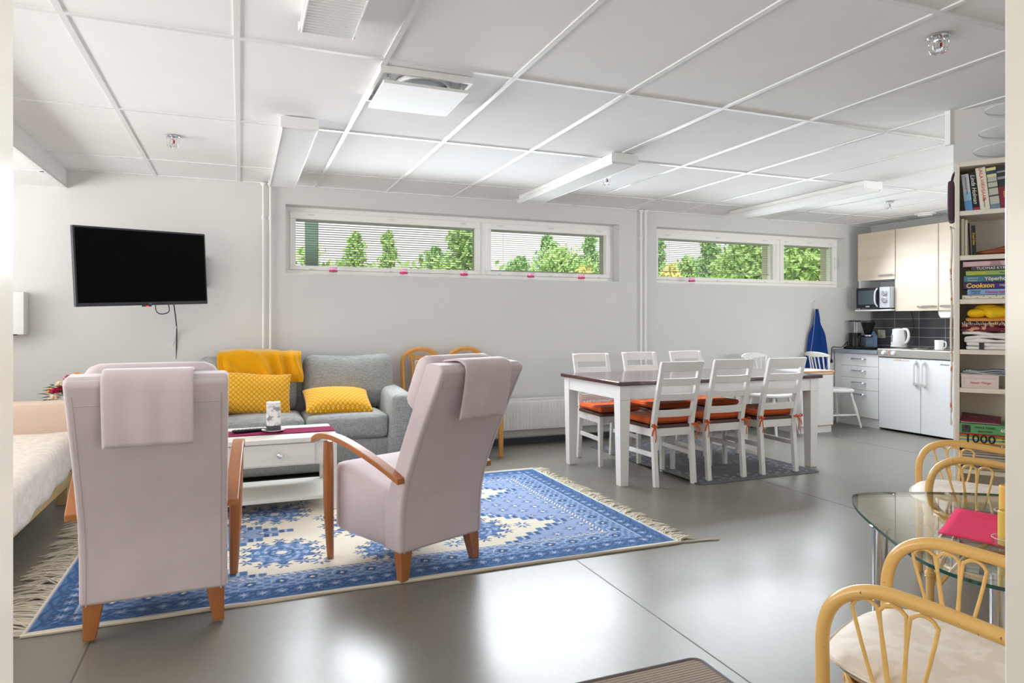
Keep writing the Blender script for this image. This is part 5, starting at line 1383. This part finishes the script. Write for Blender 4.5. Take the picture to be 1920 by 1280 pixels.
# things hung on its side, clear tiered stand on top
t = thing('hanging_bag', 'dark brown bag hanging high on the bookcase side', 'bag', bloc(-.004, .11, 1.66), BA)
m = MB(); m.rbox((-.013, 0, .10), (.028, .17, .20), .012, 7, (.003, 0, 0)); m.build('bag_body', mat('dark_brown_cloth', (74, 54, 66), .9), t)
m = MB(); m.tube(catmull([(-.012, -.05, .20), (-.004, -.03, .24), (.008, 0, .255), (-.004, .03, .24), (-.012, .05, .20)], 5), .004, 6); m.build('strap', mat('dark_strap', (60, 44, 52), .9), t)
t = thing('woven_runner', 'long cream and orange woven strip hanging down the bookcase side', 'wall hanging', bloc(-.012, .06, 0), BA)
m = MB(); m.grid(6, 40, lambda u, v: V(-.004+.0015*math.sin(v*19), -.05+.10*u+.003*math.sin(v*11), 1.62-.93*v))
m.build('cloth', spot_mat('woven_spots', (236, 222, 206), (206, 130, 84), 30, .60, .66, .95, coat=0), t, solid=.008)
m = MB()
for k in range(18):
    y = -.05+.10*k/17; m.tube([(-.004, y, .69), (-.006, y+.003*math.sin(k*2), .66), (-.004+.004*math.sin(k), y+.004*math.sin(k*3), .625)], .002, 4)
o = m.build('fringe', fr_m, t); o['kind'] = 'stuff'
MB().tube([(.012, 0, 1.62), (-.01, 0, 1.63)], .004, 6).build('peg', M['chrome'], t)
t = thing('tiered_stand', 'clear three-tier plastic stand on top of the bookcase', 'stand', bloc(.245, .12, 1.9435), BA)
for zz, r in ((.035, .17), (.125, .147), (.235, .122)):
    MB().lathe([(0, 0), (r*.7, .0), (r*.93, .012), (r, .026), (r*.985, .027), (r*.91, .016), (r*.68, .005), (0, .005)], c=(0, 0, zz), seg=40, cap=False).build('tray', M['clear'], t)
    MB().tube([(r*math.cos(a), r*math.sin(a), zz+.027) for a in [2*PI*k/48 for k in range(48)]], .0022, 6, closed=True).build('tray_rim', mat('clear_rim', (214, 216, 218), .08, spec=.8), t)
m = MB(); m.lathe([(.05, 0), (.045, .008), (.008, .012), (.007, .26), (.012, .27)], seg=16); m.build('stem', M['clear'], t)

# ------------------------------------------------------------------ rattan group
def rattan_chair(loc, rz, label):
    t = thing('rattan_armchair', label, 'armchair', loc, rz, 'honey rattan armchairs around the glass table')
    aw = .215; az = .572
    path = []
    for s in (-1, 1):
        m = MB(); x = s*aw
        c = catmull([(x*1.0, .225, 0), (x, .225, .2), (x, .228, .40), (x, .225, .50), (x, .195, .562), (x, .13, .595), (x, .03, .592), (x*1.02, -.14, .571), (x*1.0, -.26, .575), (x*.9, -.33, .59)], 7)
        m.tube(c, .0145, 14); m.build('arm_frame', M['rattan'], t)
        for k, (yb, yt, zt, tilt) in enumerate(((.10, .148, .577, .9), (.085, .093, .578, 0), (.07, .035, .574, -.9))):
            m = MB()
            w = .024
            lo = V(x, yb, .345); hi = V(x, yt, zt)
            ax = (hi-lo); L = ax.length; ax.normalize(); sd = V(0, 1, 0)-ax*ax.y; sd.normalize()
            pts = [lo-sd*.006, lo+ax*L*.45-sd*w*.75]
            pts += [lo+ax*(L-w)+(-sd*math.cos(a)+ax*math.sin(a))*w for a in [PI*q/6 for q in range(7)]]
            pts += [lo+ax*L*.45+sd*w*.75, lo+sd*.006]
            m.tube(catmull(pts, 3), .0042, 8); m.build('arm_loop', M['rattan_thin'], t)
    # seat ring, woven seat, leg ring, braces
    ring = lambda r, z, n_=44: [(r*1.02*math.copysign(abs(math.cos(a))**.8, math.cos(a)), r*math.copysign(abs(math.sin(a))**.8, math.sin(a))-.02, z) for a in [2*PI*k/n_ for k in range(n_)]]
    m = MB(); m.tube(ring(.235, .345), .017, 12, closed=True); m.build('seat_ring', M['rattan'], t)
    m = MB(); m.tube(ring(.245, .365, 60), .008, 8, closed=True); m.tube(ring(.20, .36, 60), .007, 8, closed=True); m.build('seat_trim', M['rattan_thin'], t)
    m = MB(); m.prism([(p[0]*.97, p[1]*.97) for p in ring(.235, 0)], 'z', .352, .358); m.build('woven_seat', M['binding'], t, smooth=False)
    m = MB(); m.tube(ring(.19, .13), .011, 10, closed=True); m.build('stretcher_ring', M['rattan'], t)
    for s in (-1, 1):
        m = MB(); m.tube(catmull([(s*.20, -.235, .36), (s*.205, -.25, .18), (s*.215, -.27, 0)], 5), .016, 12); m.build('leg', M['rattan'], t)
        m = MB()
        m.tube(catmull([(s*aw, .22, .08), (s*.19, .17, .20), (s*.15, .13, .30), (s*.10, .205, .335)], 6), .0085, 8)
        m.tube(catmull([(s*aw, .20, .08), (s*.215, .10, .22), (s*.215, 0, .30), (s*.23, -.03, .335)], 6), .0085, 8)
        m.tube(catmull([(s*.212, -.262, .06), (s*.205, -.15, .22), (s*.225, -.06, .33)], 6), .0085, 8)
        m.build('brace', M['rattan'], t)
    # back hoop with vertical canes
    hoop = catmull([(-.205, -.26, .35), (-.225, -.32, .58), (-.20, -.37, .78), (-.10, -.40, .89), (0, -.405, .915), (.10, -.40, .89), (.20, -.37, .78), (.225, -.32, .58), (.205, -.26, .35)], 7)
    m = MB(); m.tube(hoop, .0175, 12); m.build('back_frame', M['rattan'], t)
    m = MB()
    for k in range(5):
        x = -.12+.06*k; m.tube(catmull([(x*.9, -.262, .36), (x, -.33, .6), (x*.8, -.395, .88-.35*abs(x)**1.3*2)], 5), .006, 8)
    m.build('back_cane', M['rattan_thin'], t)
    m = MB()
    def wrap(c, axis, r, k, step=.0056):
        axis = Vector(axis).normalized(); e1 = axis.orthogonal().normalized(); e2 = axis.cross(e1); c = Vector(c)
        N = 16*k
        m.tube([c+axis*(step*(i/16-k/2))+(e1*math.cos(2*PI*i/16)+e2*math.sin(2*PI*i/16))*r for i in range(N+1)], .0028, 5)
    for s in (-1, 1):
        wrap((s*aw, .227, .345), (0, 0, 1), .017, 6); wrap((s*aw*1.02, -.14, .571), (0, -1, 0), .017, 8); wrap((s*aw, .225, .13), (0, 0, 1), .017, 4)
        for a in (.25, .85, 1.3, 1.85, 2.3, 2.9):
            p = ring(.235, .345)[int(44*a/(2*PI))]; q = ring(.235, .345)[int(44*a/(2*PI))+1]
            wrap((s*p[0], p[1], .345), (s*(q[0]-p[0]), q[1]-p[1], 0), .0195, 4)
        wrap((s*.202, -.24, .345), (0, 0, 1), .019, 5)
    m.build('cane_binding', M['rattan_thin'], t)
    return t
def rattan_cushion(loc, rz, label):
    m = MB()
    def f(sg):
        def g(u, v):
            a = 2*PI*u; r = v
            bx = .225*math.copysign(abs(math.cos(a))**.72, math.cos(a)); by = .25*math.copysign(abs(math.sin(a))**.72, math.sin(a))
            k = (1-r**4)**.5
            return V(bx*r*1.0, by*r-.01, .405+sg*(.036*k+.004*math.sin(bx*r*20)*k*sg)+(.006*math.sin(a*3)*r if sg > 0 else 0))
        return g
    m.grid(44, 14, f(1), True); m.grid(44, 14, f(-1), True)
    bmesh.ops.remove_doubles(m.bm, verts=m.bm.verts[:], dist=.0008)
    t = thing('chair_cushion', label, 'cushion', loc, rz, 'cream damask cushions on the rattan chairs')
    m.build('pad', M['cream_sheet'], t)
    m = MB(); m.tube([f(1)(k/60, 1.0) for k in range(60)], .004, 6, closed=True); m.build('piping', M['cream_sheet'], t)
    return t
RA = V(1.438, .968, 0); ra = math.atan2(.39, .92)
RB = V(2.893, 1.887, 0); rb = math.radians(42)
rattan_chair(RA, ra, 'honey rattan armchair closest to the camera, cut off by the door frame')
rattan_cushion(RA+V(-.012, .03, 0), ra, 'cream damask cushion on the rattan chair closest to the camera')
rattan_chair(RB, rb, 'honey rattan armchair between the glass table and the bookcase')
rattan_cushion(RB+V(-.02, .03, 0), rb, 'cream damask cushion on the rattan chair beside the bookcase')

GZ = .472
out = catmull([(2.18, 1.93, 0), (2.05, 1.79, 0), (1.90, 1.56, 0), (1.795, 1.37, 0), (1.765, 1.22, 0), (1.82, 1.09, 0), (2.0, 1.0, 0), (2.3, .99, 0), (2.6, 1.12, 0), (2.80, 1.38, 0), (2.83, 1.60, 0), (2.76, 1.74, 0), (2.56, 1.86, 0), (2.34, 1.945, 0), (2.25, 1.96, 0)], 6, True)
t = thing('glass_table', 'rounded triangular glass coffee table on chrome legs between the rattan chairs', 'table', (2.25, 1.45, 0))
o2 = [(p.x-2.25, p.y-1.45) for p in out]
m = MB()
for z in (GZ-.010, GZ):
    m.bm.faces.new([m.bm.verts.new((x, y, z)) for x, y in o2])
m.build('glass_sheet', M['glass_top'], t, smooth=False)
m = MB(); k_ = len(o2)
va = [m.bm.verts.new((x*1.0004, y*1.0004, GZ-.010)) for x, y in o2]; vb = [m.bm.verts.new((x*1.0004, y*1.0004, GZ)) for x, y in o2]
for i in range(k_): m.bm.faces.new([va[i], va[(i+1) % k_], vb[(i+1) % k_], vb[i]])
m.build('glass_rim', M['glass_edge'], t)
for x, y in ((1.985, 1.645), (1.93, 1.225), (2.60, 1.52)):
    MB().lathe([(.03, 0), (.03, .006), (.0235, .008), (.0235, GZ-.017), (.032, GZ-.016), (.032, GZ-.0105)], c=(x-2.25, y-1.45, 0), seg=24).build('leg', M['chrome'], t)
a_, b_, d_ = V(2.387, 1.665, 0), V(2.05, 1.49, 0), V(.30, -.95, 0)
def pk(u, v):
    p = a_.lerp(b_, u)+d_*(.62*v); return V(p.x, p.y, GZ+.0035+.0015*math.sin(u*7+v*9))
m = MB(); m.grid(16, 26, pk)
tag(m.build('table_runner', M['pink_cloth'], None, solid=.003), 'raspberry pink cloth lying across the glass table', 'table runner')
for (x, y, h, r, lb) in ((2.105, 1.312, .10, .026, 'closer to the camera'), (2.41, 1.50, .105, .028, 'farther along the pink cloth')):
    t = thing('candle_dish', 'small clear glass dish under the yellow candle '+lb, 'candle dish', (x, y, GZ+.0072), 0, 'glass dishes on the pink cloth')
    MB().lathe([(.03, 0), (.036, .002), (.042, .026), (.040, .026), (.034, .006), (0, .005)], seg=28).build('dish', M['clear'], t)
    MB().tube([(.041*math.cos(a), .041*math.sin(a), .026) for a in [2*PI*k/32 for k in range(32)]], .0015, 5, closed=True).build('rim', mat('glass_rim', (206, 206, 204), .08, spec=.8), t)
    t = thing('pillar_candle', 'yellow pillar candle in a glass dish on the glass table, '+lb, 'candle', (x, y, GZ+.0135), 0, 'yellow candles on the glass table')
    MB().lathe([(r, 0), (r, h-.003), (r-.003, h), (r*.55, h-.003), (.003, h-.006)], seg=26).build('wax', M['candle'], t)
    MB().tube([(0, 0, h-.008), (.001, 0, h+.006)], .0013, 6).build('wick', M['black'], t)

# ribbed doormat
t = thing('doormat', 'ribbed grey-brown doormat with rounded corners by the doorway', 'doormat', (1.0, 1.50, 0))
def rr_out(hx, hy, r, n_=8):
    o = []
    for (cx_, cy_, a0) in ((hx-r, hy-r, 0), (-hx+r, hy-r, PI/2), (-hx+r, -hy+r, PI), (hx-r, -hy+r, 1.5*PI)):
        o += [(cx_+r*math.cos(a0+PI/2*k/n_), cy_+r*math.sin(a0+PI/2*k/n_)) for k in range(n_+1)]
    return o
MB().prism(rr_out(.433, .395, .03), 'z', .0005, .006).build('pile', stripe_mat('ribbed_mat', (128, 114, 104), (172, 160, 146), 24, .95, 'Y', .25, .1), t, smooth=False)
MB().tube([(x, y, .0055) for x, y in rr_out(.437, .399, .034)], .0055, 8, closed=True).build('binding', mat('mat_border', (122, 116, 122), .9), t)

# ------------------------------------------------------------------ outdoors
struct(MB().box(-40, 60, 6.3, 90, -.3, 1.2).build('ground_outside', M['lawn'], smooth=False))
t = tag(MB().box(.60, .72, 7.0, 7.12, 1.2, 4.).build('fence_post', M['green_post'], None, bevel=.01), 'grey-green post standing just outside the longest window', 'post')
def tree(x, y, zt, zb, w, label, leaf, seed, n_=1700, spire=.5, lumps=14):
    r_ = np.random.default_rng(seed)
    t = thing('leafy_tree', label, 'tree', (x, y, 1.2), 0, 'trees beyond the windows')
    H = zt-1.2; B = zb-1.2
    MB().tube([(0, 0, 0), (.05, 0, H*.4), (0, .03, H*.85)], [.16, .11, .03], 8).build('trunk', M['bark'], t)
    cs = []
    for k in range(lumps):
        f = (k+.5)/lumps; zc = B+(H-B)*f
        rad = w*.5*(1-f)**spire*(.75+.5*r_.random())
        a = r_.uniform(0, 2*PI); off = rad*.75*r_.random()
        cs.append((off*math.cos(a), off*math.sin(a), zc, max(.16, rad*.65)))
    vs, fs = [], []
    for k in range(n_):
        c = cs[int(r_.integers(0, lumps))]
        d = r_.normal(size=3); d /= np.linalg.norm(d)
        p = np.array(c[:3])+d*c[3]*r_.uniform(.3, 1.45)*np.array((1, 1, .85))
        s = r_.uniform(.045, .11); a = r_.normal(size=3); a /= np.linalg.norm(a); b_ = np.cross(a, r_.normal(size=3)); b_ /= np.linalg.norm(b_)
        i = len(vs); vs += [tuple(p-a*s), tuple(p+b_*s*.5), tuple(p+a*s), tuple(p-b_*s*.5)]; fs.append((i, i+1, i+2, i+3))
    me = bpy.data.meshes.new('crown'); me.from_pydata(vs, [], fs); me.materials.append(leaf); me.update()
    o = bpy.data.objects.new('crown', me); C.objects.link(o); o.parent = t
    return t
def at(px, y, py):      # where the photograph's ray through (px, py) meets the depth y
    r = (px-960)/1270; u_ = -(py-605.4)/1270; c_, s_ = math.cos(.381), math.sin(.381)
    dx, dy = r*c_+s_, -r*s_+c_
    return dx/dy*y, 1.14+u_/dy*y
def ptree(px, y, ptop, pbot, pw, label, leaf, seed, **k):
    x, zt = at(px, y, ptop); _, zb = at(px, y, pbot); xl, _ = at(px-pw/2, y, ptop); xr, _ = at(px+pw/2, y, ptop)
    return tree(x, y, zt, min(zb, zt-.8), abs(xr-xl), label, leaf, seed, **k)
L1, L2, L3 = M['leaf1'], M['leaf2'], M['leaf3']
ptree(668, 24, 442, 505, 54, 'green tree seen right of the grey-green post through the longest pane'.replace('right of', 'beside'), L1, 1)
ptree(727, 26, 440, 505, 40, 'slim pointed green tree in the middle of the longest pane', L1, 2)
ptree(815, 30, 466, 505, 40, 'small faint tree between the pointed tree and the weeping birch', L2, 3, n_=1400)
ptree(872, 16, 415, 505, 60, 'tall weeping birch at the mullion end of the longest pane', L1, 4, n_=2600, spire=.12)
ptree(1028, 22, 446, 508, 50, 'pointed tree in the middle of the second pane', L2, 5)
ptree(1060, 20, 478, 515, 110, 'broad pale bush below the pointed tree in the second pane', L1, 6, n_=2300, spire=.35)
ptree(1106, 24, 442, 510, 40, 'upright tree at the pipe side of the second pane', L2, 7)
ptree(975, 26, 486, 512, 70, 'low bush near the mullion in the second pane', L2, 8)
ptree(1330, 18, 452, 525, 36, 'thin upright tree in the middle of the third pane', L2, 9, spire=.2)
ptree(1415, 14, 452, 530, 90, 'large bright tree filling the end of the third pane', L1, 10, n_=3300, spire=.25)
ptree(1520, 12, 440, 540, 90, 'dense green tree filling the small last pane', L1, 11, n_=3800, spire=.12)
ptree(1290, 20, 488, 525, 70, 'low green bush in the third pane', L1, 12)
ptree(1358, 17, 485, 525, 60, 'bushy tree below the thin upright tree in the third pane', L1, 17)
ptree(1258, 13, 508, 528, 40, 'low orange-leaved shrub at the corner of the third pane', L3, 13, n_=1200, spire=.3)
ptree(1095, 15, 506, 516, 34, 'small orange shrub in the corner of the second pane', L3, 14, n_=700, spire=.3)
ptree(1236, 20, 452, 525, 14, 'narrow tree at the pipe side of the third pane', L2, 15, n_=1200, spire=.2)
o = None
m = MB(); r_ = np.random.default_rng(21)
vs, fs = [], []
for k in range(9000):
    x = r_.uniform(-10, 45); y = 30+r_.uniform(-2, 2); hmax = 2.75+.35*math.sin(x*.9)+.3*math.sin(x*2.3+1)
    z = 1.2+r_.uniform(0, 1)*max(.5, hmax)
    s = r_.uniform(.1, .22); a = r_.normal(size=3); a /= np.linalg.norm(a); b_ = np.cross(a, r_.normal(size=3)); b_ /= np.linalg.norm(b_)
    p = np.array((x, y, z)); i = len(vs); vs += [tuple(p-a*s), tuple(p+b_*s*.6), tuple(p+a*s), tuple(p-b_*s*.6)]; fs.append((i, i+1, i+2, i+3))
me = bpy.data.meshes.new('hedge_foliage'); me.from_pydata(vs, [], fs); me.materials.append(L1); me.update()
m.bm.free()
o = bpy.data.objects.new('hedge_foliage', me); C.objects.link(o); o['kind'] = 'stuff'
tag(o, 'low light green hedge running along the bottom of all the window views', 'hedge')

# ------------------------------------------------------------------ light
w = bpy.data.worlds.new('sky'); bpy.context.scene.world = w; w.use_nodes = True
bg = w.node_tree.nodes['Background']; bg.inputs['Color'].default_value = (1.0, .985, .99, 1); bg.inputs['Strength'].default_value = 1.25
def area(name, loc, rot, sx, sy, power, color=(1, 1, 1)):
    l = bpy.data.lights.new(name, 'AREA'); l.shape = 'RECTANGLE'; l.size = sx; l.size_y = sy; l.energy = power; l.color = color; l.spread = 2.3
    o = bpy.data.objects.new(name, l); C.objects.link(o); o.location = loc; o.rotation_euler = rot
    return o
s = bpy.data.lights.new('sun', 'SUN'); s.energy = 5.0; s.angle = .2; so = bpy.data.objects.new('sun', s); C.objects.link(so); so.rotation_euler = (.9, .0, -.4)
day = (.86, .93, 1.0)
area('window_daylight', ((W1[0]+W1[1])/2, WALL-.14, (W1[2]+W1[3])/2+.02), (-PI/2+.5, 0, 0), 3.1, .5, 74, day)
area('window_daylight', ((W2[0]+W2[1])/2-.2, WALL-.14, (W2[2]+W2[3])/2+.02), (-PI/2+.5, 0, 0), 2.2, .5, 54, day)
area('side_fill', (-3.25, 3.3, 1.45), (0, -PI/2-.6, 0), 1.1, 4.0, 105, (1, .98, .96))  # added fill lamp at the invented side window, tilted up to the ceiling
area('alcove_fill', (5.9, 1.25, 1.4), (PI/2+.65, 0, 0), 1.6, 1.0, 55, (1, .98, .96))  # added fill out of view; the alcove wall has no window
area('corridor_fill', (.95, -1.25, 1.0), (PI/2+.6, 0, .35), 1.2, 1.4, 32, (1, .97, .94))  # unseen lamp added behind the camera to lift ceiling and chair backs

cam = bpy.data.cameras.new('camera'); co = bpy.data.objects.new('camera', cam); C.objects.link(co)
co.location = (0, 0, 1.14); co.rotation_euler = (PI/2, 0, -.381)
cam.sensor_width = 36; cam.lens = 36*1270/1920; cam.shift_y = -(640-605.4)/1920; cam.clip_start = .05
sc = bpy.context.scene; sc.camera = co
sc.view_settings.view_transform = 'Standard'; sc.view_settings.look = 'None'; sc.view_settings.exposure = .04; sc.view_settings.gamma = 1
sc.view_settings.use_curve_mapping = False
sc.cycles.max_bounces = 10; sc.cycles.diffuse_bounces = 6; sc.cycles.glossy_bounces = 4; sc.cycles.transmission_bounces = 6; sc.cycles.transparent_max_bounces = 16
sc.cycles.sample_clamp_indirect = 6; sc.cycles.caustics_reflective = False; sc.cycles.caustics_refractive = False
sc.cycles.use_denoising = True
